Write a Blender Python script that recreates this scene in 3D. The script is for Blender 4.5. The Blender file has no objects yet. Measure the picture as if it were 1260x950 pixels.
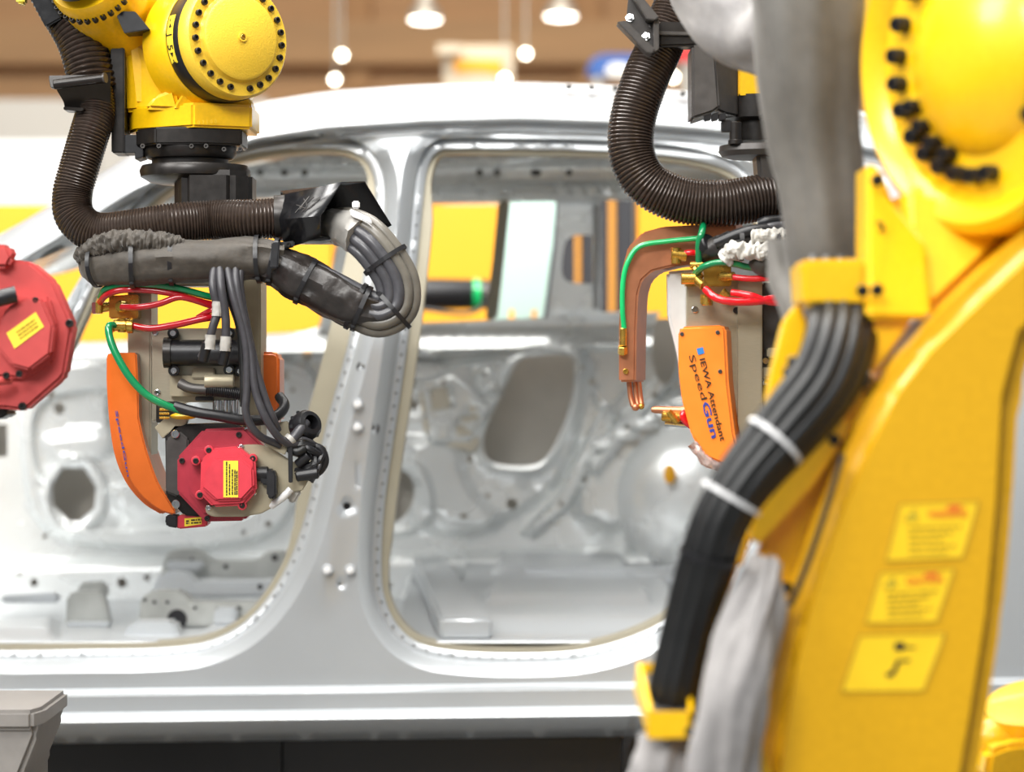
import bpy, bmesh, math, random
import numpy as np
from mathutils import Vector, Matrix, Quaternion, noise
from mathutils.geometry import delaunay_2d_cdt

S = bpy.context.scene
COL = S.collection
# ------------------------------------------------------------------ camera, light, exposure
F = 3500.0                      # focal length in pixels of the 1260 px wide frame (100 mm lens)
CZ = 1.45
cd = bpy.data.cameras.new('camera'); cam = bpy.data.objects.new('camera', cd); COL.objects.link(cam)
cd.lens = 100.0; cd.sensor_width = 36.0; cd.sensor_fit = 'HORIZONTAL'; cd.clip_end = 200
cam.location = (0, 0, CZ); cam.rotation_euler = (math.radians(90), 0, 0)
cd.dof.use_dof = True; cd.dof.focus_distance = 4.55; cd.dof.aperture_fstop = 3.1
S.camera = cam
w = bpy.data.worlds.new('hall_light'); S.world = w; w.use_nodes = True
w.node_tree.nodes['Background'].inputs[0].default_value = (0.93, 0.97, 1.0, 1)
w.node_tree.nodes['Background'].inputs[1].default_value = 0.36
S.view_settings.view_transform = 'Standard'; S.view_settings.look = 'None'
S.view_settings.exposure = 0.0; S.view_settings.gamma = 1.0; S.view_settings.use_curve_mapping = False
def area(name, loc, target, sx, sy, watts, colr):
    l = bpy.data.lights.new(name, 'AREA'); l.shape = 'RECTANGLE'; l.size = sx; l.size_y = sy
    l.energy = watts; l.color = colr
    o = bpy.data.objects.new(name, l); COL.objects.link(o); o.location = loc
    o.rotation_euler = (Vector(target) - Vector(loc)).to_track_quat('-Z', 'Y').to_euler()
    return o
area('hall_light_over_car', (-0.5, 5.2, 6.2), (-0.2, 5.6, 1.2), 5.0, 1.2, 520, (1, 0.98, 0.95))
area('hall_light_over_stand', (-1.2, 2.6, 6.0), (-0.3, 4.6, 1.4), 4.0, 2.0, 330, (1, 0.97, 0.92))
area('hall_light_beside_stand', (-4.5, 1.8, 5.0), (-0.3, 4.8, 1.4), 2.0, 2.0, 240, (1, 0.98, 0.95))
area('interior_fill_light', (-2.6, -3.0, 6.2), (0.0, 6.2, 1.0), 4.0, 2.0, 680, (1, 0.99, 0.97))  # unseen lamp, added in front to brighten the car interior
area('hall_light_behind', (0, 14.0, 7.2), (0, 18, 2.5), 10.0, 3.0, 1250, (1, 0.93, 0.82))
area('hall_light_over_booth', (-1.0, 8.0, 5.0), (-0.8, 9.4, 1.6), 5.0, 0.8, 170, (1, 0.97, 0.92))

# ------------------------------------------------------------------ helpers
def P(px, py, Y): return Vector(((px - 630) * Y / F, Y, CZ + (475 - py) * Y / F))
def D(px, py, Y, d): return P(px, py, Y + d)
def lin(h):
    c = [int(h[i:i + 2], 16) / 255 for i in (0, 2, 4)]
    return tuple(x / 12.92 if x <= .04045 else ((x + .055) / 1.055) ** 2.4 for x in c) + (1,)
MATS = {}
def mat(name, hexc, rough=.5, metal=0., var=.06, bump=0., scale=40., coat=0., trans=0., spec=.5, emit=None, sheen=0., anis=None):
    m = bpy.data.materials.new(name); m.use_nodes = True; nt = m.node_tree; b = nt.nodes['Principled BSDF']
    c = lin(hexc)
    tc = nt.nodes.new('ShaderNodeTexCoord'); nz = nt.nodes.new('ShaderNodeTexNoise')
    nz.inputs['Scale'].default_value = scale; nz.inputs['Detail'].default_value = 4
    if anis:
        mp = nt.nodes.new('ShaderNodeMapping'); mp.inputs['Scale'].default_value = anis
        nt.links.new(tc.outputs['Object'], mp.inputs[0]); nt.links.new(mp.outputs[0], nz.inputs['Vector'])
    else: nt.links.new(tc.outputs['Object'], nz.inputs['Vector'])
    rp = nt.nodes.new('ShaderNodeValToRGB')
    rp.color_ramp.elements[0].position = .3; rp.color_ramp.elements[1].position = .7
    rp.color_ramp.elements[0].color = tuple(x * (1 - var) for x in c[:3]) + (1,)
    rp.color_ramp.elements[1].color = tuple(min(1, x * (1 + var)) for x in c[:3]) + (1,)
    nt.links.new(nz.outputs['Fac'], rp.inputs[0]); nt.links.new(rp.outputs[0], b.inputs['Base Color'])
    mr = nt.nodes.new('ShaderNodeMapRange'); mr.inputs['To Min'].default_value = max(.02, rough - .06); mr.inputs['To Max'].default_value = min(1, rough + .06)
    nt.links.new(nz.outputs['Fac'], mr.inputs['Value']); nt.links.new(mr.outputs[0], b.inputs['Roughness'])
    b.inputs['Metallic'].default_value = metal; b.inputs['Specular IOR Level'].default_value = spec
    b.inputs['Coat Weight'].default_value = coat; b.inputs['Coat Roughness'].default_value = .12
    b.inputs['Transmission Weight'].default_value = trans; b.inputs['Sheen Weight'].default_value = sheen
    if bump:
        bp = nt.nodes.new('ShaderNodeBump'); bp.inputs['Strength'].default_value = bump; bp.inputs['Distance'].default_value = .002
        nt.links.new(nz.outputs['Fac'], bp.inputs['Height']); nt.links.new(bp.outputs[0], b.inputs['Normal'])
    if emit:
        b.inputs['Emission Color'].default_value = c; b.inputs['Emission Strength'].default_value = emit
    MATS[name] = m
    return m
mat('silver', 'BCC0C3', .34, .5, .03, scale=3)
mat('silver_inner', 'E6E9E9', .27, .3, .08, scale=5)
mat('zinc', 'A9ABA8', .38, .5, .15, scale=14)
mat('primer', '9E9886', .5, .3, .06, scale=8)
mat('liner', 'B0ACA4', .6, .2, .1, scale=6)
mat('yellow', 'EEBB0C', .34, 0, .05, .05, 160, coat=.25)
mat('yellow_shaded', 'D9A40C', .34, 0, .05, .05, 120, coat=.25)  # robot yellow darkened, shade of the big arm put into the colour
mat('plate_warm', 'CFC8B8', .45, .1, .06, scale=8)
mat('cast_yellow', 'F0C63A', .42, 0, .05, .35, 420, coat=.15)
mat('black', '17171A', .4, 0, .2, .05, 90)
mat('black_metal', '2A2725', .34, .4, .2, .1, 60)
mat('graphite', '4B4846', .42, .35, .15, .1, 50)
mat('hose_rubber', '3A302A', .2, .2, .2, .05, 90)
mat('drop_grey', '38373B', .4, 0, .15, .05, 90)
mat('black_gloss', '161618', .24, 0, .2, .1, 60)
mat('red_matte', 'B5403E', .5, 0, .05, .05, 60)
mat('orange_bright', 'FF8A30', .3, 0, .04, coat=.4)
mat('cable_grey', '434347', .33, 0, .12, .05, 90)
mat('cable_pale', '66625A', .35, 0, .12, .05, 60)
mat('cable_black', '131415', .45, 0, .2, .05, 60)
mat('olive_cloth', '39332B', .62, 0, .22, .6, 70, sheen=.2)
mat('dark_cloth', '282422', .36, 0, .3, .6, 60)
mat('box_grey', '8A8682', .45, .2, .08, .1, 30)
mat('plate_white', 'D6D6D4', .35, .2, .05, .05, 30)
mat('cover_cloth', '57544F', .75, 0, .1, .3, 60, sheen=.15)
mat('grey_cloth', '8D8A89', .75, 0, .1, .3, 60, sheen=.2)
mat('pale_cloth', 'BDBAB3', .65, 0, .1, .4, 90, sheen=.2)
mat('red', 'C73644', .38, 0, .06, .05, 80, coat=.2)
mat('red_dark', 'A12A3A', .38, 0, .06, .05, 80, coat=.2)
mat('red_hose', 'B5121F', .16, 0, .06, trans=.15, coat=.5)
mat('bright_red_hose', 'E01522', .16, 0, .06, trans=.1, coat=.5)
mat('green_hose', '0B7A48', .18, 0, .08, coat=.5)
mat('bright_green_hose', '16B263', .2, 0, .08, coat=.4)
mat('orange', 'D2661C', .3, 0, .04, coat=.4)  # shadow on the left gun's covers worked into this darker orange
mat('aluminium', 'B9B19C', .34, .75, .06, .05, 30, anis=(3, 3, 90))
mat('plate_beige', 'A89F88', .42, .5, .06, .05, 40)
mat('brass', 'C9A14A', .26, .9, .1, scale=60)
mat('copper', 'C28260', .36, .8, .12, .06, 30)
mat('chrome', 'C9C9C9', .16, 1, .05)
mat('white_plastic', 'DADADA', .4, 0, .05)
mat('clear_tape', 'B9B6B0', .3, 0, .1, .4, 60, trans=.25)
mat('label', 'EFD63A', .45, 0, .03)
mat('label_pale', 'F4C91B', .45, 0, .03)
mat('print', '2B2413', .5, 0, .05)
mat('print_faint', 'A8860F', .5, 0, .05)
mat('print_red', 'DE6A1E', .5, 0, .05)
mat('print_blue', '2A3F96', .5, 0, .05)
mat('sticker_blue', '2E7DC4', .5, 0, .05)
mat('mint', 'C9E6DC', .3, 0, .02, scale=4)
mat('booth_yellow', 'EDA20A', .55, 0, .02, scale=3)
mat('booth_orange', 'C98A2C', .55, 0, .02, scale=3)
mat('booth_dark', '26272C', .5, 0, .06, scale=3)
mat('booth_white', 'E9E9E6', .6, 0, .03, scale=2)
mat('booth_grey', 'B9B7B2', .6, 0, .03, scale=2)
mat('sign_board', 'C9BBA5', .6, 0, .03, scale=2)
mat('sign_blue', '23539B', .5, 0, .05, scale=3)
mat('sign_red', 'CF2A2A', .5, 0, .05, scale=3)
mat('tan_wall', 'CDA478', .7, 0, .12, .2, 1.2, anis=(.4, 1, 3))
mat('tan_beam', 'C69A6C', .7, 0, .12, .2, 1.2, anis=(.4, 1, 3))
mat('concrete', '6B6B6A', .6, 0, .12, .2, 4)
mat('plinth', '141417', .35, 0, .1, scale=6)
mat('lamp_glow', 'FFF8EA', .4, emit=9.)
mat('spot_glow', 'FFF6DF', .4, emit=14.)
mat('lamp_metal', 'B8B4AC', .35, .6, .05)
mat('film', 'F2DAD2', .12, 0, .1, .5, 30, trans=.7)
mat('yellow_plug', 'EBA80C', .5, 0, .03)

WL = {}                       # world position of each object's origin
def wl(o): return WL.get(o.name, Vector((0, 0, 0))) if o else Vector((0, 0, 0))
def tag(o, label, cat, group=None):
    o['label'] = label; o['category'] = cat
    if group: o['group'] = group
    return o
def thing(name, label, cat, loc, group=None):
    o = bpy.data.objects.new(name, None); COL.objects.link(o); o.location = loc; o.empty_display_size = .05
    WL[o.name] = Vector(loc)
    return tag(o, label, cat, group)
def place(name, me, pos, parent=None, rot=None):
    o = bpy.data.objects.new(name, me); COL.objects.link(o)
    WL[o.name] = Vector(pos)
    o.location = Vector(pos) - wl(parent)
    if parent: o.parent = parent
    if rot is not None: o.rotation_mode = 'QUATERNION'; o.rotation_quaternion = rot
    return o
def catmull(pts, per=8, closed=False):
    pts = [Vector(p) for p in pts]; n = len(pts); out = []
    for i in range(n if closed else n - 1):
        if closed: a, b, c, d = pts[(i - 1) % n], pts[i], pts[(i + 1) % n], pts[(i + 2) % n]
        else: b, c = pts[i], pts[i + 1]; a = pts[i - 1] if i else b * 2 - c; d = pts[i + 2] if i + 2 < n else c * 2 - b
        for k in range(per):
            t = k / per
            out.append(.5 * ((2 * b) + (c - a) * t + (2 * a - 5 * b + 4 * c - d) * t * t + (3 * b - a - 3 * c + d) * t ** 3))
    if not closed: out.append(pts[-1])
    return out
def resample(pts, step):
    L = [0]
    for a, b in zip(pts, pts[1:]): L.append(L[-1] + (b - a).length)
    n = max(2, int(L[-1] / step)); out = []; j = 0
    for i in range(n + 1):
        s = L[-1] * i / n
        while j < len(L) - 2 and L[j + 1] < s: j += 1
        t = (s - L[j]) / max(1e-9, L[j + 1] - L[j]); out.append(pts[j].lerp(pts[j + 1], t))
    return out
def frames(pts):
    T = [(pts[min(i + 1, len(pts) - 1)] - pts[max(i - 1, 0)]).normalized() for i in range(len(pts))]
    up = Vector((0, 0, 1)) if abs(T[0].z) < .9 else Vector((0, 1, 0))
    N = [(up - T[0] * up.dot(T[0])).normalized()]
    for i in range(1, len(pts)):
        v = N[-1] - T[i] * N[-1].dot(T[i]); N.append(v.normalized())
    return T, N, [t.cross(n) for t, n in zip(T, N)]
class MB:
    def __init__(s): s.v = []; s.f = []
    def add(s, vs, fs):
        o = len(s.v); s.v += [Vector(v) for v in vs]; s.f += [[i + o for i in f] for f in fs]; return s
    def addbm(s, bm):
        bm.verts.index_update(); s.add([v.co.copy() for v in bm.verts], [[v.index for v in f.verts] for f in bm.faces]); bm.free(); return s
    def poly(s, pts, vec, bevel=0., seg=2):
        pts = [Vector(p) for p in pts]; vec = Vector(vec); bm = bmesh.new(); n = len(pts)
        a = [bm.verts.new(p) for p in pts]; b = [bm.verts.new(p + vec) for p in pts]
        bm.faces.new(a); bm.faces.new(b[::-1])
        for i in range(n): bm.faces.new((a[i], b[i], b[(i + 1) % n], a[(i + 1) % n]))
        bmesh.ops.recalc_face_normals(bm, faces=bm.faces)
        if bevel: bmesh.ops.bevel(bm, geom=bm.edges[:], offset=bevel, segments=seg, affect='EDGES', clamp_overlap=True)
        return s.addbm(bm)
    def px(s, poly, Y, depth, bevel=0., seg=2): return s.poly([P(x, y, Y) for x, y in poly], (0, depth, 0), bevel, seg)
    def plan(s, pts, Y, py0, py1, bevel=0.):       # outline seen from above: (px, depth offset); between two picture heights
        z0 = P(0, py1, Y).z; z1 = P(0, py0, Y).z
        return s.poly([Vector((P(x, 0, Y).x, Y + d, z0)) for x, d in pts], (0, 0, z1 - z0), bevel)
    def box(s, c, size, bevel=0., rot=None):
        x, y, z = [k / 2 for k in size]; R = rot or Matrix.Identity(3); c = Vector(c)
        return s.poly([c + R @ Vector(q) for q in ((-x, -y, -z), (x, -y, -z), (x, y, -z), (-x, y, -z))], R @ Vector((0, 0, 2 * z)), bevel)
    def loft(s, rings, caps=True):
        n = len(rings[0]); vs = [p for r in rings for p in r]; fs = []
        for i in range(len(rings) - 1):
            for j in range(n):
                k = (j + 1) % n; fs.append((i * n + j, i * n + k, (i + 1) * n + k, (i + 1) * n + j))
        if caps: fs.append(tuple(range(n))[::-1]); fs.append(tuple((len(rings) - 1) * n + j for j in range(n)))
        bm = bmesh.new(); bv = [bm.verts.new(p) for p in vs]
        for f in fs:
            try: bm.faces.new([bv[i] for i in f])
            except ValueError: pass
        bmesh.ops.recalc_face_normals(bm, faces=bm.faces)
        return s.addbm(bm)
    def tube(s, pts, r, n=12, per=8, step=None, wr=0., wsc=30., caps=True, flat=1., fold=0., fl=4., fk=1.3):
        c = catmull(pts, per) if per > 1 else [Vector(p) for p in pts]
        if step: c = resample(c, step)
        T, N, B = frames(c); m = len(c); rings = []
        for i in range(m):
            t = i / (m - 1)
            rr = r(t) if callable(r) else (r if not isinstance(r, (list, tuple)) else float(np.interp(t, np.linspace(0, 1, len(r)), r)))
            ring = []
            for j in range(n):
                a = 2 * math.pi * j / n; d = N[i] * math.cos(a) + B[i] * (math.sin(a) * flat)
                p = c[i] + d * rr
                if wr: p = p + d * (wr * (noise.noise(p * wsc) + .6 * noise.noise(p * wsc * 2.3)))
                if fold:
                    q = Vector((math.cos(a) * fk, math.sin(a) * fk, t * fl)); p = p + d * (fold * (noise.noise(q) + .4 * noise.noise(q * 2.1)))
                ring.append(p)
            rings.append(ring)
        return s.loft(rings, caps)
    def ribbed(s, pts, r, pitch, amp, n=28):
        c = resample(catmull(pts, 16), pitch / 4); T, N, B = frames(c); rings = []
        pr = (0., .75, 1., .75)
        for i, p in enumerate(c):
            rr = r - amp + amp * pr[i % 4]
            rings.append([p + (N[i] * math.cos(2 * math.pi * j / n) + B[i] * math.sin(2 * math.pi * j / n)) * rr for j in range(n)])
        return s.loft(rings)
    def lathe(s, prof, o, axis, n=40):
        o = Vector(o); a = Vector(axis).normalized(); u = a.orthogonal().normalized(); v = a.cross(u)
        return s.loft([[o + a * h + (u * math.cos(2 * math.pi * j / n) + v * math.sin(2 * math.pi * j / n)) * max(r, 1e-5) for j in range(n)] for r, h in prof])
    def cyl(s, a, b, r, n=20, ch=0.):
        a = Vector(a); b = Vector(b); L = (b - a).length
        return s.lathe([(r - ch, 0), (r, ch), (r, L - ch), (r - ch, L)] if ch else [(r, 0), (r, L)], a, b - a, n)
    def sphere(s, c, r, n=16, sc=(1, 1, 1), wr=0., wsc=20.):
        rings = []
        for i in range(1, n):
            th = math.pi * i / n
            ring = []
            for j in range(n * 2):
                ph = math.pi * j / n
                d = Vector((math.sin(th) * math.cos(ph) * sc[0], math.sin(th) * math.sin(ph) * sc[1], math.cos(th) * sc[2]))
                p = Vector(c) + d * r
                if wr: p += d * wr * noise.noise(p * wsc)
                ring.append(p)
            rings.append(ring)
        return s.loft(rings)
    def build(s, name, m, parent=None, smooth=38, kind=None, label=None):
        vs = np.array([tuple(v) for v in s.v]); c = Vector((vs.min(0) + vs.max(0)) / 2)
        me = bpy.data.meshes.new(name); me.from_pydata([tuple(v - c) for v in s.v], [], s.f)
        me.materials.append(MATS[m])
        if smooth:
            me.polygons.foreach_set('use_smooth', [True] * len(me.polygons)); me.set_sharp_from_angle(angle=math.radians(smooth))
        me.update(); o = place(name, me, c, parent)
        if kind: o['kind'] = kind
        if label: o['label'] = label
        return o
BM = {}
def bolt(name, pos, axis, r, h, m, parent, socket=True):
    k = (round(r, 5), round(h, 5), m, socket)
    if k not in BM:
        b = MB()
        if socket: b.lathe([(r, 0), (r, h * .85), (r * .88, h), (r * .5, h), (r * .45, h * .45), (0, h * .45)], (0, 0, 0), (0, 0, 1), 14)
        else: b.lathe([(r * 1.35, 0), (r * 1.35, h * .25), (r, h * .25), (r, h * .9), (r * .85, h)], (0, 0, 0), (0, 0, 1), 6)
        me = bpy.data.meshes.new(name); me.from_pydata([tuple(v) for v in b.v], [], b.f); me.materials.append(MATS[m])
        me.polygons.foreach_set('use_smooth', [True] * len(me.polygons)); me.set_sharp_from_angle(angle=.6)
        BM[k] = me
    return place(name, BM[k], pos, parent, Vector(axis).to_track_quat('Z', 'Y'))
def letters(name, body, o, right, up, size, m, parent, width=None, lift=.0006, bold=0.):
    c = bpy.data.curves.new(name, 'FONT'); c.body = body; c.size = 1.0; c.extrude = .01; c.offset = bold; c.resolution_u = 2
    t = bpy.data.objects.new('tmp_text', c); me0 = bpy.data.meshes.new_from_object(t); bpy.data.objects.remove(t)
    r = Vector(right).normalized(); u = Vector(up); u = (u - r * u.dot(r)).normalized(); nn = r.cross(u)
    vs = [v.co.copy() for v in me0.vertices]; wd = max(v.x for v in vs)
    sx = (width / wd) if width else size
    b = MB(); b.add([Vector(o) + r * (v.x * sx) + u * (v.y * size) + nn * (lift + v.z * .02) for v in vs], [list(p.vertices) for p in me0.polygons])
    return b.build(name, m, parent, smooth=0)
def dashes(name, m, parent, o, right, up, rows, h, lift=.0005, seed=1, gap=.12):
    """rows: list of (u0, u1, v) in metres along right / up; short bars of print"""
    rnd = random.Random(seed); r = Vector(right).normalized(); u = Vector(up).normalized(); nn = r.cross(u); b = MB()
    for u0, u1, v in rows:
        x = u0
        while x < u1:
            L = min(u1 - x, h * rnd.uniform(.7, 3.2))
            c = Vector(o) + r * x + u * v
            b.poly([c, c + r * L, c + r * L + u * h, c + u * h], nn * lift)
            x += L + h * .45
    o_ = b.build(name, m, parent, smooth=0); o_['kind'] = 'stuff'
    return o_
def quad_plate(name, pts, th, m, parent, bevel=0.):
    pts = [Vector(p) for p in pts]; nn = (pts[1] - pts[0]).cross(pts[2] - pts[0]).normalized()
    if nn.y > 0: nn = -nn
    return MB().poly(pts, nn * th, bevel).build(name, m, parent)

# ---- stamped sheet panels: triangulated between outline, openings and crease lines, then pressed in depth
def seg_dist(q, poly, closed=True):
    q = np.asarray(q, float); p = np.asarray(poly, float); a = p; b = np.roll(p, -1, 0)
    if not closed: a, b = a[:-1], b[:-1]
    best = np.full(len(q), 1e9)
    for (ax, ay), (bx, by) in zip(a, b):
        dx, dy = bx - ax, by - ay; L = dx * dx + dy * dy + 1e-12
        t = np.clip(((q[:, 0] - ax) * dx + (q[:, 1] - ay) * dy) / L, 0, 1)
        best = np.minimum(best, np.hypot(q[:, 0] - ax - t * dx, q[:, 1] - ay - t * dy))
    return best
def inside(q, poly):
    q = np.asarray(q, float); x, y = q[:, 0], q[:, 1]; r = np.zeros(len(q), bool); n = len(poly)
    for i in range(n):
        (x0, y0), (x1, y1) = poly[i], poly[(i + 1) % n]
        if y0 == y1: continue
        c = ((y0 > y) != (y1 > y)) & (x < (x1 - x0) * (y - y0) / (y1 - y0) + x0); r ^= c
    return r
def sm(t): t = np.clip(t, 0, 1); return t * t * (3 - 2 * t)
def smooth_poly(pts, step=8):
    c = catmull([Vector((x, y, 0)) for x, y in pts], 8, True); c.append(c[0])
    return [(p.x, p.y) for p in resample(c, step)][:-1]
def ell(cx, cy, rx, ry=None, n=14): ry = ry or rx; return [(cx + rx * math.cos(2 * math.pi * k / n), cy + ry * math.sin(2 * math.pi * k / n)) for k in range(n)]
def offset(poly, d):
    p = np.array(poly, float); t = np.roll(p, -1, 0) - np.roll(p, 1, 0); t /= np.linalg.norm(t, axis=1)[:, None] + 1e-9
    nrm = np.stack([t[:, 1], -t[:, 0]], 1)
    ar = np.sum(p[:, 0] * np.roll(p[:, 1], -1) - np.roll(p[:, 0], -1) * p[:, 1])
    if ar < 0: nrm = -nrm
    return [tuple(x) for x in p + nrm * d]
def sheet(name, outer, holes, rings, lines, yfun, step, m, parent, thick=.0025, label=None, to3d=P, avoid=None, sharp=50):
    pts = []; edges = []
    def addloop(poly, closed=True):
        o = len(pts); pts.extend(poly); n = len(poly)
        edges.extend((o + i, o + (i + 1) % n) for i in range(n if closed else n - 1))
    addloop(outer)
    for h in holes: addloop(h)
    for r in rings: addloop(r)
    for l in lines: addloop(l, False)
    oa = np.array(outer); x0, y0 = oa.min(0); x1, y1 = oa.max(0)
    gx, gy = np.meshgrid(np.arange(x0 + step / 2, x1, step), np.arange(y0 + step / 2, y1, step))
    gx = gx + (np.arange(gx.shape[0]) % 2)[:, None] * step / 2
    g = np.stack([gx.ravel(), gy.ravel()], 1); keep = inside(g, outer)
    for h in holes: keep &= ~inside(g, h)
    if avoid is not None: keep &= ~avoid(g)
    g = g[keep]; cp = np.array(pts); ok = np.ones(len(g), bool)
    for k in range(0, len(g), 2000):
        dd = np.min((g[k:k + 2000, None, 0] - cp[None, :, 0]) ** 2 + (g[k:k + 2000, None, 1] - cp[None, :, 1]) ** 2, 1); ok[k:k + 2000] = dd > (step * .45) ** 2
    pts += [tuple(x) for x in g[ok]]
    V, E, Fc, *_ = delaunay_2d_cdt([Vector(p) for p in pts], edges, [], 0, 1e-4)
    V = np.array([(v.x, v.y) for v in V]); Fc = np.array([list(f) for f in Fc if len(f) == 3])
    ce = V[Fc].mean(1); keep = inside(ce, outer)
    for h in holes: keep &= ~inside(ce, h)
    Fc = Fc[keep]; used = np.unique(Fc); remap = -np.ones(len(V), int); remap[used] = np.arange(len(used)); V = V[used]; Fc = remap[Fc]
    Y = yfun(V)
    v3 = [to3d(a, b, y) for (a, b), y in zip(V, Y)]
    b = MB(); b.v = v3; b.f = [list(map(int, f)) for f in Fc]
    a_, b_, c_ = [b.v[i] for i in b.f[0]]
    nsum = sum(((b.v[f[1]] - b.v[f[0]]).cross(b.v[f[2]] - b.v[f[0]])).y for f in b.f[:200])
    if nsum > 0: b.f = [f[::-1] for f in b.f]
    o = b.build(name, m, parent, smooth=sharp, label=label)
    if thick:
        md = o.modifiers.new('sheet_thickness', 'SOLIDIFY'); md.thickness = thick; md.offset = -1
    return o
# ------------------------------------------------------------------ the hall
def structure(mb, name, m): o = mb.build(name, m); o['kind'] = 'structure'; return o
structure(MB().box((0, 11, -.05), (60, 46, .1)), 'floor', 'concrete')
wall = structure(MB().box((0, 26.2, 3.75), (60, .3, 7.5)), 'wall_back', 'tan_wall')
structure(MB().box((0, 19.5, 7.6), (60, 14, .2)), 'ceiling', 'tan_beam')
for k, (z0, z1, dpt, m) in enumerate(((2.9, 3.35, .35, 'tan_beam'), (3.75, 3.95, .25, 'tan_beam'), (4.35, 4.75, .45, 'tan_wall'), (5.3, 5.6, .35, 'tan_beam'))):
    MB().box((0, 26.05 - dpt / 2, (z0 + z1) / 2), (59.8, dpt, z1 - z0), .02).build('beam', m, wall)
for k in range(-13, 14):
    MB().box((k * 2.1 + .7, 25.95, 3.4), (.22, .2, 6.8), .02).build('column', 'tan_beam', wall)

# high bay lamps under the ceiling and small spots on a rail
for (x, y, lab) in ((523, 20, 'white pendant lamp under the ceiling, left of the hanging pair'), (690, 16, 'white pendant lamp under the ceiling, right of the hanging pair')):
    c = P(x, y, 18); s_ = 18 / F
    t = thing('pendant_lamp', lab, 'lamp', c, 'pendant lamps under the hall ceiling')
    MB().lathe([(2 * s_, 30 * s_), (9 * s_, 26 * s_), (12 * s_, 14 * s_), (19 * s_, 6 * s_), (21 * s_, -4 * s_), (20 * s_, -4 * s_), (17 * s_, 6 * s_), (8 * s_, 14 * s_)], c, (0, 0, 1), 28).build('shade', 'lamp_metal', t)
    MB().lathe([(19 * s_, -3 * s_), (17 * s_, -6 * s_), (6 * s_, -8 * s_), (0, -8 * s_)], c, (0, 0, 1), 28).build('diffuser', 'lamp_glow', t)
    MB().cyl(c + Vector((0, 0, 28 * s_)), (c.x, c.y, 7.52), .012, 8).build('rod', 'lamp_metal', t)
names_spot = {421: 'upper of the two lit spots beside the yellow wrist cover', 412: 'lower of the two lit spots beside the yellow wrist cover',
              647: 'small lit spot right above the white sign corner', 621: 'small lit spot in front of the white sign', 828: 'small lit spot between the corrugated hose and the black box'}
for (x, y) in ((421, 68), (412, 98), (647, 66), (621, 97), (828, 95)):
    Ys = 15.2; c = P(x, y, Ys)
    t = thing('spotlight', names_spot[x], 'lamp', c, 'small lit spots in the hall')
    MB().lathe([(.012, .07), (.026, .06), (.03, 0), (.025, 0)], c, (0, .9, .25), 16).build('housing', 'lamp_metal', t)
    MB().sphere(c + Vector((0, -.002, 0)), .021, 8).build('bulb', 'spot_glow', t)
    MB().cyl(c + Vector((0, .05, .01)), (c.x, c.y + .05, 7.52), .006, 6).build('rod', 'lamp_metal', t)

# booth walls behind the car
def booth(name, lab, x0, x1, y0, Y, m, dpt=.12, posts=0):
    a = P(x0, y0, Y); b = P(x1, y0, Y)
    t = thing(name, lab, 'wall panel', ((a.x + b.x) / 2, Y, 0))
    n = max(1, posts); wdt = (b.x - a.x) / n
    for i in range(n): MB().box((a.x + wdt * (i + .5), Y + dpt / 2, .06 + (a.z - .06) / 2), (wdt - .006, dpt, a.z - .06), .006).build('panel', m, t)
    MB().box(((a.x + b.x) / 2, Y + dpt / 2, .03), (b.x - a.x, dpt * 1.6, .06), .005).build('base', 'graphite', t)
    return t, a, b
booth('booth_wall', 'long yellow exhibition wall seen through the car windows', -90, 660, 252, 9.4, 'booth_yellow', posts=3)
t, a, b = booth('booth_wall', 'dark grey exhibition wall with orange stripe behind the rear window', 662, 781, 235, 9.4, 'booth_dark')
MB().box((P(753, 0, 9.4).x, 9.39, a.z / 2 + .05), (.022, .02, a.z - .12), .004).build('stripe', 'booth_orange', t)
MB().box((P(711, 0, 9.4).x, 9.39, a.z / 2 + .05), (.018, .02, a.z - .12), .004).build('stripe', 'booth_orange', t)
booth('booth_wall', 'yellow exhibition wall piece right of the dark striped wall', 784, 1010, 240, 9.4, 'booth_yellow')
booth('booth_wall', 'tall white exhibition wall behind the windscreen pillar', -260, 100, 172, 12.0, 'booth_white', posts=2)
booth('booth_wall', 'low pale grey wall far behind the black corrugated hose', -300, 330, 122, 19.0, 'booth_grey', posts=3)

# signs over the booths
a = P(545, 55, 16); b = P(632, 110, 16)
t = thing('sign', 'white sign with a yellow field standing above the car roof', 'sign', ((a.x + b.x) / 2, 16, 0))
MB().box(((a.x + b.x) / 2, 16.03, (a.z + .7) / 2), (b.x - a.x, .06, a.z - .7), .01).build('board', 'sign_board', t)
MB().px([(556, 72), (618, 74), (618, 92), (590, 88), (560, 90)], 15.99, .02).build('emblem', 'booth_yellow', t)
MB().px([(538, 54), (566, 54), (566, 66), (538, 66)], 15.9, .1).build('header', 'sign_board', t)
MB().box(((a.x + b.x) / 2, 16.03, .38), (.5, .4, .76), .02).build('base', 'booth_white', t)
a = P(722, 66, 17); b = P(795, 97, 17)
t = thing('sign', 'blue rounded sign with white lettering field behind the corrugated hose', 'sign', ((a.x + b.x) / 2, 17, 0))
MB().px([(722, 88), (726, 74), (738, 66), (800, 66), (800, 96), (722, 96)], 17, .1, .02).build('board', 'sign_blue', t)
MB().px([(746, 84), (752, 78), (770, 78), (776, 84), (776, 95), (746, 95)], 16.97, .03, .01).build('emblem', 'booth_white', t)
for k in (735, 790): MB().cyl(P(k, 95, 17.05), (P(k, 0, 17).x, 17.05, 0), .04, 10).build('post', 'lamp_metal', t)
a = P(840, 68, 15)
t = thing('sign', 'small red sign beside the black box of the right robot', 'sign', (a.x, 15, 0))
MB().px([(826, 56), (858, 56), (858, 76), (832, 76)], 15, .06, .01).build('board', 'sign_red', t)
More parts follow.
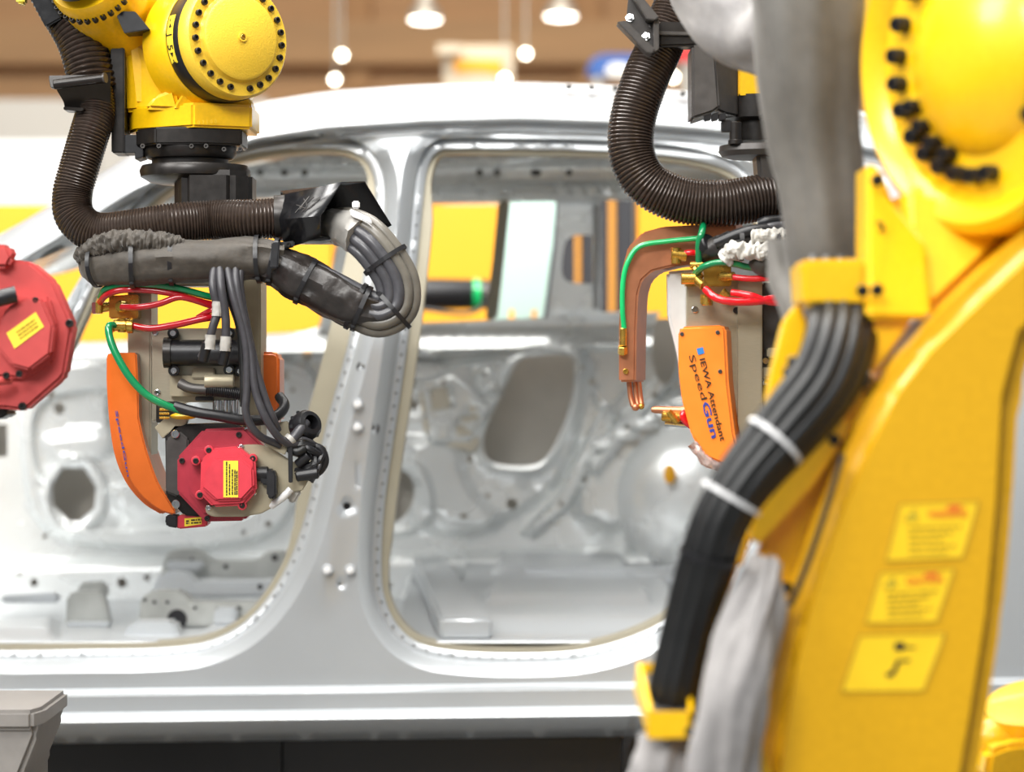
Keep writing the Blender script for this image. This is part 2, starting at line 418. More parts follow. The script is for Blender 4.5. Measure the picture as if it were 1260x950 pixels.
MB().cyl(P(845, 74, 15.05), (P(845, 0, 15).x, 15.05, 0), .03, 10).build('post', 'lamp_metal', t)

# ------------------------------------------------------------------ the car body
car = thing('car_body', 'bare silver car body with open door apertures on a black stand', 'car', P(500, 905, 6.3))
YN = 5.75
RX = [-260, -120, 0, 60, 110, 165, 230, 315, 400, 520, 640, 760, 860, 960, 1060, 1200, 1420]
RY = [425, 352, 290, 254, 222, 188, 158, 131, 118, 110, 107, 111, 119, 129, 142, 165, 230]
roofl = lambda x: np.interp(x, RX, RY)
tilt = lambda x: 10.0 * np.asarray(x) / 790
front = smooth_poly([(130, 318), (180, 253), (235, 214), (300, 191), (375, 181), (430, 184), (454, 203), (462, 240), (455, 300), (440, 370), (424, 440), (405, 510), (389, 575), (374, 640), (350, 703), (311, 757), (262, 787), (200, 797), (100, 799), (0, 800), (-70, 796), (-90, 770), (-92, 700), (-85, 600), (-60, 530), (10, 480), (70, 440), (95, 395)])
rear = smooth_poly([(538, 186), (560, 182), (640, 183), (760, 186), (860, 197), (915, 225), (945, 300), (960, 400), (965, 500), (945, 600), (900, 690), (845, 745), (790, 778), (720, 799), (640, 804), (560, 801), (515, 791), (488, 768), (473, 735), (469, 695), (472, 630), (481, 560), (493, 480), (504, 400), (514, 310), (521, 240), (527, 203)])
quarter = smooth_poly([(-120, 415), (-20, 358), (50, 318), (105, 298), (120, 305), (104, 335), (80, 375), (58, 405), (20, 425), (-60, 440), (-115, 440)])
slot = [(437, 566), (445, 566), (446, 604), (437, 604)]
near_small = [ell(427, 623, 5), ell(460, 527, 2.2), ell(446, 452, 2), ell(418, 719, 2)]
rings = []
for h in (front, rear): rings += [offset(h, d) for d in (10, 13, 17, 21, 25, 29)]
rings += [offset(quarter, d) for d in (5, 8, 14)]
lines = []
for q in (828, 849, 850, 857, 858, 878, 879, 888, 890, 905): lines.append([(x, q - tilt(x)) for x in range(-255, 1420, 9)])
for tt in (4, 9, 16, 26, 38, 41, 45, 49, 52, 58): lines.append([(x, roofl(x) + tt) for x in range(-255, 1420, 9)])
outer = [(x, float(roofl(x))) for x in range(-260, 1421, 10)] + [(1420, y) for y in range(250, 900, 20)] + [(x, 916 - float(tilt(x))) for x in range(1420, -261, -12)] + [(-260, y) for y in range(900, 430, -20)]
Q = [(-1e3, 0), (828, 0), (849, .001), (850, -.002), (857, -.036), (858, -.038), (878, -.037), (879, -.040), (888, -.080), (890, -.082), (905, -.055), (918, .0)]
TT = [(-5, .3), (0, .24), (4, .17), (9, .115), (16, .075), (26, .04), (38, .018), (41, .022), (45, .048), (49, .05), (52, .03), (58, .034), (70, 0), (3000, 0)]
def y_near(V):
    x, y = V[:, 0], V[:, 1]; t = y - roofl(x); q = y + tilt(x)
    Yv = YN + .13 * np.clip((430 - y) / 310, 0, 1.4) ** 1.4 + .05 * np.clip((y - 560) / 300, -1, 0) * 0
    Yv += np.interp(t * np.where(x < 250, .85, 1.), *zip(*TT)) + np.interp(q, *zip(*Q))
    fade = np.clip((t - 46) / 14, 0, 1)
    for h, s in ((front, 1.), (rear, 1.), (quarter, .4)):
        d = seg_dist(V, h) / s
        band = np.where(d < 10, .062, np.where(d < 13, .062 - .030 * (d - 10) / 3, .032 * (1 - np.clip((d - 13) / 16, 0, 1)) ** 1.15))
        Yv += np.where(d < 13, band, band * fade)
    Yv += .012 * sm(1 - seg_dist(V, slot) / 5) * inside(V, offset(slot, 4)) * 0
    Yv += .010 * sm((seg_dist(V, slot)) / 3) * inside(V, slot)
    # long soft crease down the pillar foot and a shallow swage above the sill
    Yv += -.012 * np.exp(-((x - (432 - .16 * (y - 480))) / 22) ** 2) * np.clip((y - 330) / 150, 0, 1) * np.clip((760 - y) / 60, 0, 1)
    return Yv
sheet('side_panel', outer, [front, rear, quarter] + near_small, rings, lines + [slot + slot[:1]], y_near, 11, 'silver', car, avoid=lambda g: (g[:, 1] + tilt(g[:, 0]) > 840) | (g[:, 1] - roofl(g[:, 0]) < 62), sharp=28)
def y_at(x, y): return float(y_near(np.array([[x, y]], float))[0])
for x, y in ((440, 498), (440, 526), (403, 702), (431, 702)):
    p = P(x, y, y_at(x, y)); o = MB().lathe([(.0125, -.004), (.0125, .002), (.0105, .005), (.0105, .004)], p, (0, -1, .05), 20)
    o = o.build('washer', 'silver', car); bolt('bolt', p + Vector((0, -.004, 0)), (0, -1, .05), .0065, .008, 'white_plastic', o, False)
# dark plugs behind the drilled holes of the pillar, dots along the welded flanges
for x, y in ((427, 623), (460, 527), (446, 452), (418, 719)):
    p = P(x, y, y_at(x, y) + .007); MB().lathe([(.012, 0), (.012, .004), (0, .004)], p, (0, 1, 0), 14).build('hole_plug', 'black', car)
m = MB()
for h in (front, rear):
    r = offset(h, 5)
    for i in range(0, len(r), 2):
        x, y = r[i]
        if x < 0 or y < 240: continue
        p = P(x, y, y_at(x, y) - .0005); m.lathe([(.0026, .0004), (.0022, -.0014), (0, -.0014)], p, (0, 1, 0), 8)
m.build('flange_holes', 'graphite', car, kind='stuff')
# inner return of the pillar and openings: tan primer strip set inside the aperture edge
def y_flange(x, y): return y_at(x, y) + .004
for h, rng in ((rear, 470),):
    pass
for nm, h in (('inner_flange', front), ('inner_flange', rear)):
    r0 = offset(h, 3)
    if h is front: wid = [7 + (19 * sm((y - 215) / 60) * (1 - sm((y - 520) / 180)) if x > 330 else 0) for x, y in h]
    else: wid = [7 + (7 * sm((y - 215) / 60) * (1 - sm((y - 620) / 120)) if x < 560 else 0) for x, y in h]
    r1s = {d: offset(h, -d) for d in range(7, 28)}; r1 = [r1s[int(round(d))][i] for i, d in enumerate(wid)]; n = len(h); mb = MB()
    front_loop = [P(x, y, y_at(*h[i]) + .010) for i, (x, y) in enumerate(r0)]
    mid = [P(x, y, y_at(*h[i]) + .012) for i, (x, y) in enumerate(r1)]
    back = [p + Vector((0, .07, 0)) for p in mid]
    vs = front_loop + mid + back; fs = []
    for k in range(2):
        for i in range(n):
            j = (i + 1) % n; fs.append((k * n + i, k * n + j, (k + 1) * n + j, (k + 1) * n + i))
    mb.add(vs, fs); mb.build(nm, 'primer', car, label='tan welded inner flange of a door aperture')
# roof skin from the near rail to the far rail
mb = MB(); xs = list(range(-40, 1421, 30)); rows = []
for k in range(13):
    u = k / 12
    rows.append([Vector((P(x, 0, 6.1).x, 6.08 + .93 * u, P(x, float(roofl(x)), 6.08).z + .055 * math.sin(math.pi * u) - .004)) for x in xs])
mb.add([p for r in rows for p in r], [(k * len(xs) + i, k * len(xs) + i + 1, (k + 1) * len(xs) + i + 1, (k + 1) * len(xs) + i) for k in range(12) for i in range(len(xs) - 1)])
rf = mb.build('roof', 'silver_inner', car); md = rf.modifiers.new('sheet_thickness', 'SOLIDIFY'); md.thickness = .003
for Yb in (6.25, 6.5, 6.78):
    p0 = P(760, 150, Yb); MB().box((p0.x, Yb, CZ + (475 - 118) * 6.1 / F - .03), (1.1, .06, .016), .004).build('roof_bow', 'silver_inner', car)
for x in (700, 728, 757, 800, 840):   # little clips on top of the roof edge
    MB().box(P(x, float(roofl(x)) - 2, 6.0), (.012, .03, .008), .002).build('roof_clip', 'graphite', car)

# far side of the body, seen through the apertures
YF = 7.12
fwin = smooth_poly([(-200, 425), (100, 421), (300, 412), (384, 405), (396, 385), (412, 310), (424, 258), (410, 249), (300, 250), (235, 262), (150, 310), (60, 340), (-60, 352), (-190, 380)])
rwin = [(455, 398), (466, 330), (478, 262), (490, 252), (613, 249), (687, 248), (684, 300), (673, 391), (597, 394), (520, 397)]
chole = smooth_poly([(696, 298), (706, 290), (728, 290), (730, 300), (730, 345), (722, 349), (700, 347), (692, 338), (692, 318)], 5)
cwin = [(739, 246), (885, 250), (885, 384), (739, 384)]
H1 = [(78, 577), (104, 577), (118, 600), (116, 625), (98, 641), (86, 641), (66, 622), (65, 598)]
HR = smooth_poly([(648, 440), (695, 437), (706, 447), (703, 490), (690, 530), (672, 562), (650, 573), (605, 568), (595, 545), (602, 518), (616, 490), (632, 455)], 6)
H2 = smooth_poly([(476, 585), (495, 580), (508, 592), (509, 613), (500, 632), (478, 642)], 6)
HO = ell(818, 428, 16, 46, 20)
HL = [(-6, 522), (9, 522), (9, 562), (-6, 562)]
hs = [ell(63, 485, 5), ell(73, 503, 7), ell(145, 520, 4), ell(349, 462, 6), ell(378, 438, 7), ell(340, 500, 4), ell(365, 560, 3), ell(508, 472, 4), ell(508, 498, 6), ell(578, 565, 4),
      ell(630, 620, 7), ell(571, 635, 5, 3), ell(716, 452, 3), ell(728, 470, 4), ell(772, 526, 4), ell(596, 460, 3), ell(545, 470, 3), ell(806, 486, 4), ell(42, 717, 5), ell(150, 717, 6), ell(24, 705, 3), ell(181, 711, 4), ell(330, 645, 4), ell(371, 590, 4, 8), ell(370, 628, 5), ell(690, 620, 3), ell(720, 590, 3), ell(480, 720, 3), ell(600, 610, 3), ell(55, 660, 3), ell(360, 480, 3), ell(300, 655, 3)]
em = []
def E(poly, dy, wd, smoothed=True): em.append((smooth_poly(poly) if smoothed else poly, dy, wd))
E([(28, 470), (60, 446), (200, 440), (340, 444), (388, 470), (378, 560), (345, 645), (265, 672), (120, 670), (58, 650), (33, 600)], -.035, 9)
E([(48, 500), (180, 478), (335, 484), (340, 560), (300, 636), (120, 653), (62, 628)], .022, 7)
E(ell(92, 608, 40, 48), -.018, 8)
E([(140, 600), (200, 595), (240, 620), (200, 640), (150, 630)], -.02, 10)
E([(60, 540), (130, 530), (135, 560), (70, 565)], -.014, 9)
E([(140, 480), (240, 500), (230, 560), (150, 560)], .02, 10)
E([(496, 455), (560, 446), (700, 430), (716, 450), (712, 520), (690, 585), (640, 628), (560, 657), (498, 622)], -.03, 12)
E([(518, 470), (560, 462), (603, 500), (580, 545), (530, 545)], -.02, 6, False)
E([(530, 480), (556, 474), (560, 500), (532, 505)], .018, 4, False)
E([(560, 515), (590, 510), (582, 535), (562, 536)], .016, 4, False)
E([(535, 520), (552, 518), (552, 540), (538, 540)], -.012, 4, False)
E(ell(598, 470, 12, 16), -.016, 6); E(ell(606, 478, 6, 7), -.016, 4)
E([(505, 545), (560, 552), (575, 600), (610, 640), (560, 650), (520, 610)], -.018, 12)
E([(470, 570), (520, 575), (530, 640), (470, 655)], -.02, 9)
E(offset(HR, 10), -.012, 9)
E([(640, 655), (690, 605), (715, 555), (745, 500), (760, 510), (728, 570), (700, 622), (655, 662)], -.03, 6, False)
E([(720, 570), (770, 505), (830, 440), (842, 452), (785, 520), (735, 585)], -.035, 6, False)
E([(725, 420), (775, 420), (770, 480), (735, 500)], .016, 8)
E([(480, 425), (545, 432), (540, 441), (480, 440)], -.03, 4, False)
E([(735, 560), (800, 500), (880, 490), (900, 640), (720, 640)], -.05, 16)
R_ = random.Random(5)
for k in range(30):
    cx, cy = R_.choice([(R_.uniform(20, 380), R_.uniform(440, 670)), (R_.uniform(480, 850), R_.uniform(440, 660))])
    E(ell(cx, cy, R_.uniform(5, 16), R_.uniform(4, 12)), R_.choice((-1, 1)) * R_.uniform(.006, .014), 6)
def y_far(V):
    x, y = V[:, 0], V[:, 1]; b = y + .02 * (x - 400)          # belt rises gently towards the rear
    Yv = YF - .13 * np.clip((430 - y) / 200, 0, 1) ** 1.3
    Yv += np.interp(b, [0, 183, 190, 196, 204, 206, 214, 232, 236, 246, 250, 396, 404, 412, 414, 432, 440, 676, 680, 692, 696, 900],
                    [-.02, -.02, -.05, -.05, -.075, -.03, -.02, -.015, -.05, -.055, -.03, -.03, -.02, -.025, -.03, -.085, -.05, -.04, -.04, -.11, -.115, -.10])
    for poly, dy, wd in em:
        pa = np.array(poly); near = (x > pa[:, 0].min() - wd) & (x < pa[:, 0].max() + wd) & (y > pa[:, 1].min() - wd) & (y < pa[:, 1].max() + wd)
        if near.any():
            d = seg_dist(V[near], poly) * np.where(inside(V[near], poly), 1, -1); Yv[near] += 1.3 * dy * sm(d / wd + .5)
    for h in (fwin, H1, HR, H2): Yv += .018 * (1 - sm(seg_dist(V, h) / 5))
    return Yv
FR = lambda x: float(np.interp(x, [-260, 0, 113, 249, 372, 460, 640, 860, 1100, 1300], [480, 330, 270, 215, 190, 184, 181, 187, 205, 240]))
outF = [(x, FR(x)) for x in range(-260, 1101, 12)] + [(1100, y) for y in range(220, 742, 20)] + [(x, 742) for x in range(1100, -261, -12)] + [(-260, y) for y in range(730, 485, -20)]
flines = [[(x, q - .02 * (x - 400)) for x in range(-250, 1090, 18)] for q in (190, 197, 205, 214, 234, 247, 404, 412, 432, 440, 678, 692, 696)]
frings = [offset(h, d) for h in (HR, H1, fwin) for d in (4, 9)] + [offset(p, d) for p, dd, wd in em[:24] for d in (wd * .5, -wd * .5)]
sheet('far_side_panel', outF, [fwin, rwin, chole, cwin, H1, HR, H2, HO, HL] + hs, frings, flines, y_far, 9, 'silver_inner', car, thick=0)
mb = MB()
mb.px([(-180, 438), (770, 430), (785, 392), (900, 392), (900, 738), (-180, 738)], YF + .075, .02); mb.build('outer_skin', 'liner', car, label='grey outer skin seen through the holes of the far panel')
MB().px([(613, 247), (628, 247), (620, 320), (612, 392), (597, 394), (606, 320)], YF - .16, .05, .006).build('far_pillar', 'primer', car, label='tan strip beside the mint panel')
MB().px([(730, 250), (737, 250), (737, 384), (730, 384)], YF - .2, .05, .008).build('far_pillar', 'silver', car)
# header clips and silver strips standing in for bright light along the far roof rail
for x0, x1 in ((545, 590), (600, 652), (676, 738), (752, 800), (395, 425), (352, 372), (300, 330)):
    MB().px([(x0, 187), (x1, 187), (x1, 195), (x0, 195)], YF - .26, .03, .004).build('header_glint', 'silver', car)
for x in (590, 612, 657, 662, 700, 300, 320, 350, 375): bolt('bolt', P(x, 212, YF - .19), (0, -1, -.3), .008, .01, 'graphite', car)
# floor pan
def z_floor(X, Yv):
    u = (Yv - 5.9) / 1.2
    z = .925 + .06 * np.clip(u, 0, 1) * (X > -.25)
    return z
nx, ny = 230, 110
xs = np.linspace(-1.45, 1.1, nx); ys = np.linspace(5.84, 7.1, ny); XX, YY = np.meshgrid(xs, ys)
ZZ = z_floor(XX, YY)
px_ = 630 + XX * F / YY; py_ = 475 - (.95 - CZ) * F / YY
q = np.stack([px_.ravel(), py_.ravel()], 1)
def press(poly, dz, wd):
    global ZZ
    d = (seg_dist(q, poly) * np.where(inside(q, poly), 1, -1)).reshape(ZZ.shape); ZZ = ZZ + dz * sm(d / wd + .5)
press([(560, 768), (575, 700), (790, 700), (850, 768)], .035, 6)
press([(610, 735), (618, 715), (760, 715), (775, 735)], .02, 4)
press([(600, 757), (606, 745), (790, 745), (800, 757)], .02, 4)
press([(800, 700), (830, 700), (905, 780), (860, 785)], .03, 7)
press([(-100, 800), (-100, 760), (0, 755), (70, 752), (60, 800)], .02, 10)
press([(240, 780), (270, 745), (340, 745), (350, 780)], .012, 8)
Z0 = z_floor(XX, YY); ZZ = Z0 + (ZZ - Z0) * np.clip((YY - 5.87) / .08, 0, 1)
mb = MB(); mb.add([(x, y, z) for x, y, z in zip(XX.ravel(), YY.ravel(), ZZ.ravel())], [(j * nx + i, j * nx + i + 1, (j + 1) * nx + i + 1, (j + 1) * nx + i) for j in range(ny - 1) for i in range(nx - 1)])
fl = mb.build('floor_pan', 'silver', car, smooth=50); md = fl.modifiers.new('sheet_thickness', 'SOLIDIFY'); md.thickness = .004; md.offset = -1
MB().box((-.17, 6.5, .84), (2.5, 1.15, .05), .004).build('underbody', 'silver', car)
# rocker closing the near side below the apertures
MB().box((-.15, 5.86, .83), (2.5, .08, .15), .012).build('rocker', 'silver_inner', car)
# tan and grey reinforcement plates on the far panel
for pts, m in (([(516, 478), (546, 470), (556, 500), (548, 512), (518, 508)], 'primer'), ([(556, 500), (598, 496), (604, 512), (570, 520)], 'primer'), ([(545, 530), (566, 522), (592, 540), (585, 556), (548, 548)], 'primer'), ([(590, 456), (606, 458), (608, 480), (594, 486)], 'zinc'), ([(520, 515), (545, 515), (540, 535), (522, 532)], 'primer'), ([(612, 470), (622, 476), (618, 490), (608, 488)], 'zinc')):
    MB().px(pts, YF - .102, .03, .005).build('reinforcement', 'plate_warm' if m == 'primer' else m, car, label='tan reinforcement plate on the far panel' if m == 'primer' else None)
# seat cross members and brackets
MB().poly([Vector((-.150, 5.90, .92)), Vector((-.040, 5.90, .92)), Vector((-.165, 7.03, .98)), Vector((-.245, 7.03, .98))], (0, 0, .05), .008, 3).build('diagonal_member', 'silver', car)
for k in (1, 2): MB().cyl((-.12 - .018 * k, 6.0 + .17 * k, .970 + .009 * k), (-.12 - .018 * k, 6.0 + .17 * k, .9715 + .009 * k), .006, 10).build('hole', 'graphite', car)
MB().poly([Vector((.02, 6.72, .96)), Vector((.62, 6.72, .96)), Vector((.62, 6.80, .96)), Vector((.02, 6.80, .96))], (0, 0, .06), .012, 3).build('seat_rail', 'silver', car)
def member(poly, Y, dpt, m='zinc', holes=()):
    o = MB().px(poly, Y, dpt, .006).build('cross_member', m, car)
    for hx, hy, hr in holes: MB().lathe([(hr, 0), (hr, -.002), (0, -.002)], P(hx, hy, Y), (0, 1, 0), 14).build('hole', 'black', o)
    return o
member([(150, 796), (152, 779), (163, 766), (212, 766), (228, 796)], 5.99, .1, 'silver')
member([(170, 772), (173, 735), (186, 728), (221, 728), (236, 742), (330, 742), (330, 772)], 6.16, .09, 'zinc', ((218, 762, .022), (178, 738, .004), (190, 741, .004), (206, 741, .004), (240, 748, .004), (268, 750, .004), (295, 748, .004), (318, 750, .004)))
member([(186, 735), (190, 712), (204, 704), (228, 704), (242, 716), (336, 716), (342, 708), (352, 708), (352, 735)], 6.42, .08, 'silver', ((320, 722, .006),))
member([(196, 712), (203, 684), (214, 676), (244, 676), (260, 690), (315, 690), (330, 678), (352, 678), (352, 712)], 6.72, .08, 'zinc', ((278, 697, .006), (338, 686, .008), (210, 690, .004), (236, 688, .004)))
member([(203, 691), (252, 691), (247, 703), (206, 703)], 6.66, .04, 'silver')
member([(262, 770), (264, 748), (292, 748), (290, 770)], 6.1, .05, 'silver')
member([(80, 770), (82, 733), (90, 728), (124, 728), (130, 742), (135, 770)], 6.24, .05, 'zinc')
member([(95, 735), (97, 718), (128, 716), (132, 735)], 6.4, .05, 'zinc')
member([(80, 772), (135, 772), (137, 766), (80, 766)], 6.2, .04, 'silver')
member([(0, 742), (0, 733), (70, 730), (72, 742)], 6.5, .05, 'silver')
# wheel house bulge on the far side, with a yellow plug
wh = MB().sphere(P(862, 612, 7.03), .215, 18, (1, .42, .95)).build('wheel_house', 'silver_inner', car)
MB().sphere(P(824, 583, 6.905), .0145, 10, (1, .4, 1.7)).build('plug', 'yellow_plug', wh, label='yellow rubber plug')
for k in range(5): MB().sphere(P(745 + 24 * k, 548 - 13 * k, 6.97), .02, 8, (1.8, .6, .7)).build('rib', 'silver_inner', wh)

# black stand under the body
t = thing('display_stand', 'black panelled stand beneath the silver car body', 'stand', (-.2, 6.3, 0))
for x0, x1 in ((-260, 40), (41, 346), (348, 765), (767, 1250)):
    a, b = P(x0, 0, 5.85).x, P(x1, 0, 5.85).x
    MB().box(((a + b) / 2, 5.875, .36), (b - a, .03, .735), .003).build('panel', 'plinth', t)
MB().box((-.2, 6.5, .36), (2.3, 1.18, .715), .004).build('core', 'plinth', t)

# mint green sheet and the black tool standing beyond the car
mint = [(628, 246), (684, 246), (680, 300), (667, 402), (661, 402), (660, 381), (655, 381), (653, 402), (634, 402), (632, 381), (627, 381), (625, 402), (606, 402), (618, 320)]
t = thing('plastic_sheet', 'pale mint sheet with notched lower edge in the far rear window', 'sheet', (P(645, 0, 7.62).x, 7.64, 0))
MB().px(mint, 7.62, .006).build('sheet', 'mint', t)
MB().cyl((P(640, 0, 7.62).x, 7.645, 0), P(643, 386, 7.645), .015, 10).build('post', 'graphite', t)
Yt = 8.3
t = thing('gripping_tool', 'black cylindrical tool with green ring in front of yellow wall', 'tool', P(515, 362, Yt))
MB().lathe([(.0, -.2), (.046, -.2), (.046, -.01), (.043, .19), (.038, .2)], P(520, 362, Yt), (1, .1, 0), 28).build('barrel', 'black', t)
MB().lathe([(.047, 0), (.047, .022), (.04, .022), (.04, 0)], P(581, 362, Yt), (1, .1, 0), 28).build('ring', 'bright_green_hose', t, label='green ring')
MB().lathe([(.037, 0), (.037, .03), (.028, .04), (.028, .05), (.018, .055)], P(590, 362, Yt), (1, .1, 0), 20).build('nose', 'graphite', t)
MB().tube([P(470, 372, Yt - .03), P(530, 381, Yt - .06), P(570, 386, Yt - .06), P(592, 378, Yt - .05), P(596, 366, Yt - .03)], .006, 8).build('cable', 'black', t)
MB().cyl(P(440, 362, Yt), (P(440, 0, Yt).x, Yt, 0), .05, 16).build('post', 'graphite', t)
# ------------------------------------------------------------------ left welding robot (wrist in the frame)
YL = 4.6; s_ = YL / F
def A(x, y, d=0.): return D(x, y, YL, d)
rob = thing('welding_robot', 'yellow robot whose round bolted wrist cover carries the red motor gun', 'robot', A(232, 165, .03))
nd = Vector((.62, -.78, .05)).normalized(); dc = A(293, 47, -.075)           # wrist cover disc
h_ = MB()
h_.plan([(152, .05), (166, .0), (206, -.035), (243, -.07), (312, -.03), (313, .10), (152, .12)], YL, 131, 161, .004)
h_.poly([A(160, 134, .0), A(152, 60, .0), A(142, 40, .0), A(135, 10, .0), A(150, -90, .0), A(330, -90, 0), A(306, 110, 0), A(300, 134, 0)], (0, .12, 0), .012, 3)
h_.poly([A(153, 138, .015), A(150, 44, .02), A(160, 48, .0), A(214, 88, -.03), A(217, 134, -.03)], (0, .05, 0), .006)
h_.poly([A(176, 134, -.03), A(190, 118, -.035), A(214, 108, -.05), A(222, 136, -.05)], (0, .06, 0), .006)
h_.poly([A(214, 130, -.055), A(226, 112, -.06), A(300, 114, -.03), A(309, 124, -.02), A(309, 134, -.02), A(214, 136, -.055)], (0, .08, 0), .004)
h_.lathe([(.0, -.12), (.104, -.12), (.104, -.066), (.099, -.058)], dc, nd, 56)
h_.build('wrist_housing', 'yellow', rob)
MB().lathe([(.0970, -.060), (.0978, -.058), (.0978, -.027), (.0970, -.025)], dc, nd, 64).build('band', 'black', rob, label='black band round the wrist cover')
cov = MB().lathe([(.0955, -.028), (.0965, -.026), (.0965, -.006), (.092, .0), (.0715, .0), (.0695, .002), (.068, .009), (.064, .012), (.0, .012)], dc, nd, 72).build('wrist_cover', 'cast_yellow', rob)
MB().lathe([(.0075, .0), (.0075, .003), (.005, .003), (.005, .0)], dc + nd * .012, nd, 20).build('boss', 'cast_yellow', cov)
bolt('centre_bolt', dc + nd * .0115, nd, .0042, .004, 'brass', cov)
up_ = (Vector((0, 0, 1)) - nd * nd.z).normalized(); rt_ = up_.cross(nd)
for sgn in (-1, 1):
    for k in range(11):
        a_ = math.radians(13 + 14.6 * k)
        bolt('bolt', dc + (-up_ * math.cos(a_) + rt_ * (sgn * math.sin(a_))) * .0815 + nd * .0, nd, .0052, .0055, 'black_metal', cov)
# yellow axis sticker with its signs, wrapped round the band on the side facing the hose
def band_pt(ang, h, lift=.0): return dc + (up_ * math.sin(ang) - rt_ * math.cos(ang)) * (.0978 + lift) + nd * h
mb = MB(); st = []
for k in range(15):
    a_ = math.radians(22 - 46 * k / 14); st.append((band_pt(a_, -.0555, .0004), band_pt(a_, -.0375, .0004)))
mb.add([p for q_ in st for p in q_], [(2 * k, 2 * k + 1, 2 * k + 3, 2 * k + 2) for k in range(14)])
stk = mb.build('axis_sticker', 'label', rob, label='yellow axis sticker with arrows')
for ch, deg in (('-', 18), ('◂', 11), ('J', 3), ('5', -7), ('▸', -15), ('+', -21)):
    a_ = math.radians(deg); r_ = (up_ * math.cos(a_) + rt_ * math.sin(a_)) * -1
    o_ = band_pt(a_ + .02, -.054, .0006)
    if ch in '◂▸':
        c_ = band_pt(a_, -.0465, .0008); k_ = 1 if ch == '▸' else -1; nv = (up_ * math.sin(a_) - rt_ * math.cos(a_))
        MB().poly([c_ + r_ * (.005 * k_), c_ + nd * .004 - r_ * (.002 * k_), c_ - nd * .004 - r_ * (.002 * k_)], nv * .0004).build('arrow', 'print', stk, 0)
    else: letters('character', ch, o_, r_, nd, .021, 'print', stk, lift=.0004)
# upper axis: yellow drum with a dark cap, forearm running up out of the frame
nu = Vector((-.30, -.80, .42)).normalized(); cu = A(108, -32, -.07)
fa = MB(); fa.lathe([(0, -.14), (.071, -.14), (.071, -.012), (.067, 0), (0, 0)], cu, nu, 48)
fa.lathe([(.06, 0), (.075, .08), (.09, .4), (.11, .8), (.11, .95)], A(270, -75, .06), (-.55, .25, .8), 32)
fa.build('forearm', 'yellow', rob)
MB().lathe([(.053, -.001), (.055, .010), (.053, .05), (.045, .062), (.0, .066)], A(98, -33, -.09), nu, 40).build('motor_cap', 'black', rob, label='dark rounded motor cap')
uu = (Vector((0, 0, 1)) - nu * nu.z).normalized(); ru = uu.cross(nu)
for k in range(14):
    a_ = math.radians(100 + k * 11); bolt('bolt', cu + (uu * math.cos(a_) + ru * math.sin(a_)) * .0725 - nu * .03, nu, .0045, .008, 'black_metal', rob)
quad_plate('nameplate', [A(141, 14, -.074), A(166, 14, -.074), A(184, 36, -.074), A(153, 41, -.074)], -.07, 'black', rob, .001)
sh = A(270, -75, .06) + Vector((-.55, .25, .8)).normalized() * .95
mb = MB(); mb.sphere(sh, .19, 14); mb.cyl(sh + Vector((0, -.16, 0)), sh + Vector((0, .2, 0)), .15, 32)
el = Vector((-1.75, 5.1, .95)); mb.tube([sh + Vector((0, .1, 0)), (sh + el) / 2 + Vector((-.05, .06, 0)), el], [.13, .11, .14], 20); mb.build('upper_arm', 'yellow', rob)
mb = MB(); mb.lathe([(.34, -.95), (.34, -.91), (.24, -.88), (.20, -.3), (.22, -.1), (.2, .1), (.0, .12)], el, (0, 0, 1), 36); mb.build('pedestal', 'yellow', rob)
# black mounting plate for the hose, and its channel bracket
MB().poly([A(136, 38, -.01), A(141, 33, -.01), A(153, 45, -.01), A(153, 188, -.01), A(137, 188, -.01)], (0, .075, 0), .002).build('mounting_plate', 'black_metal', rob)
MB().poly([A(152, 166, -.005), A(176, 166, -.005), A(176, 193, -.005), A(166, 196, -.005), A(166, 188, -.005), A(152, 188, -.005)], (0, .06, 0), .001).build('bracket_foot', 'black', rob)
br = MB()
br.poly([A(60, 94, -.075), A(118, 92, -.075), A(136, 88, -.055), A(136, 133, -.03), A(80, 134, -.05), A(78, 125, -.05)], (0, .004, 0), .001)
br.poly([A(60, 93, -.075), A(60, 97, -.075), A(62, 108, -.08), A(118, 102, -.08), A(118, 92, -.075)], (0, .02, 0), .001)
br.poly([A(78, 131, -.055), A(104, 133, -.06), A(101, 137, -.065), A(78, 135, -.06)], (0, .05, 0), .001)
br.build('hose_bracket', 'black_metal', rob)
MB().cyl(A(66, 104, -.074), A(128, 96, -.074), .008, 16, .001).build('clamp_bar', 'black_metal', rob)
MB().lathe([(.0085, 0), (.0085, .003), (.004, .003)], A(128, 96, -.074), (.95, -.3, .1), 14).build('clamp_end', 'graphite', rob)
# black adaptor stack under the wrist
fl = MB()
fl.plan([(167, -.005), (196, -.055), (250, -.062), (300, -.03), (300, .07), (240, .1), (175, .08)], YL, 160, 181, .003)
fl.lathe([(.073, 0), (.075, -.004), (.075, -.018), (.070, -.026), (.062, -.028), (.060, -.046), (.0, -.046)], A(234, 176, .02), (0, 0, 1), 48)
fl.build('flange_adaptor', 'black_metal', rob)
fl2 = MB(); fl2.lathe([(.060, -.0), (.062, .001), (.062, .012), (.058, .013)], A(234, 206, .02), (0, 0, 1), 48)
fl2.lathe([(.050, .008), (.086, .006), (.090, -.002), (.088, -.012), (.075, -.020), (.055, -.024), (0, -.024)], A(240, 209, .02), (0, 0, 1), 56)
fl2.plan([(217, -.035), (232, -.065), (290, -.065), (312, -.03), (312, .06), (217, .06)], YL, 212, 262, .009)
fl2.build('tool_flange', 'black_metal', rob)
for k in range(12):
    a_ = math.radians(195 + k * 15); bolt('bolt', A(234, 172, .02) + Vector((math.cos(a_) * .071, math.sin(a_) * .071, 0)), (0, 0, -1), .0045, .012, 'black_metal', rob)
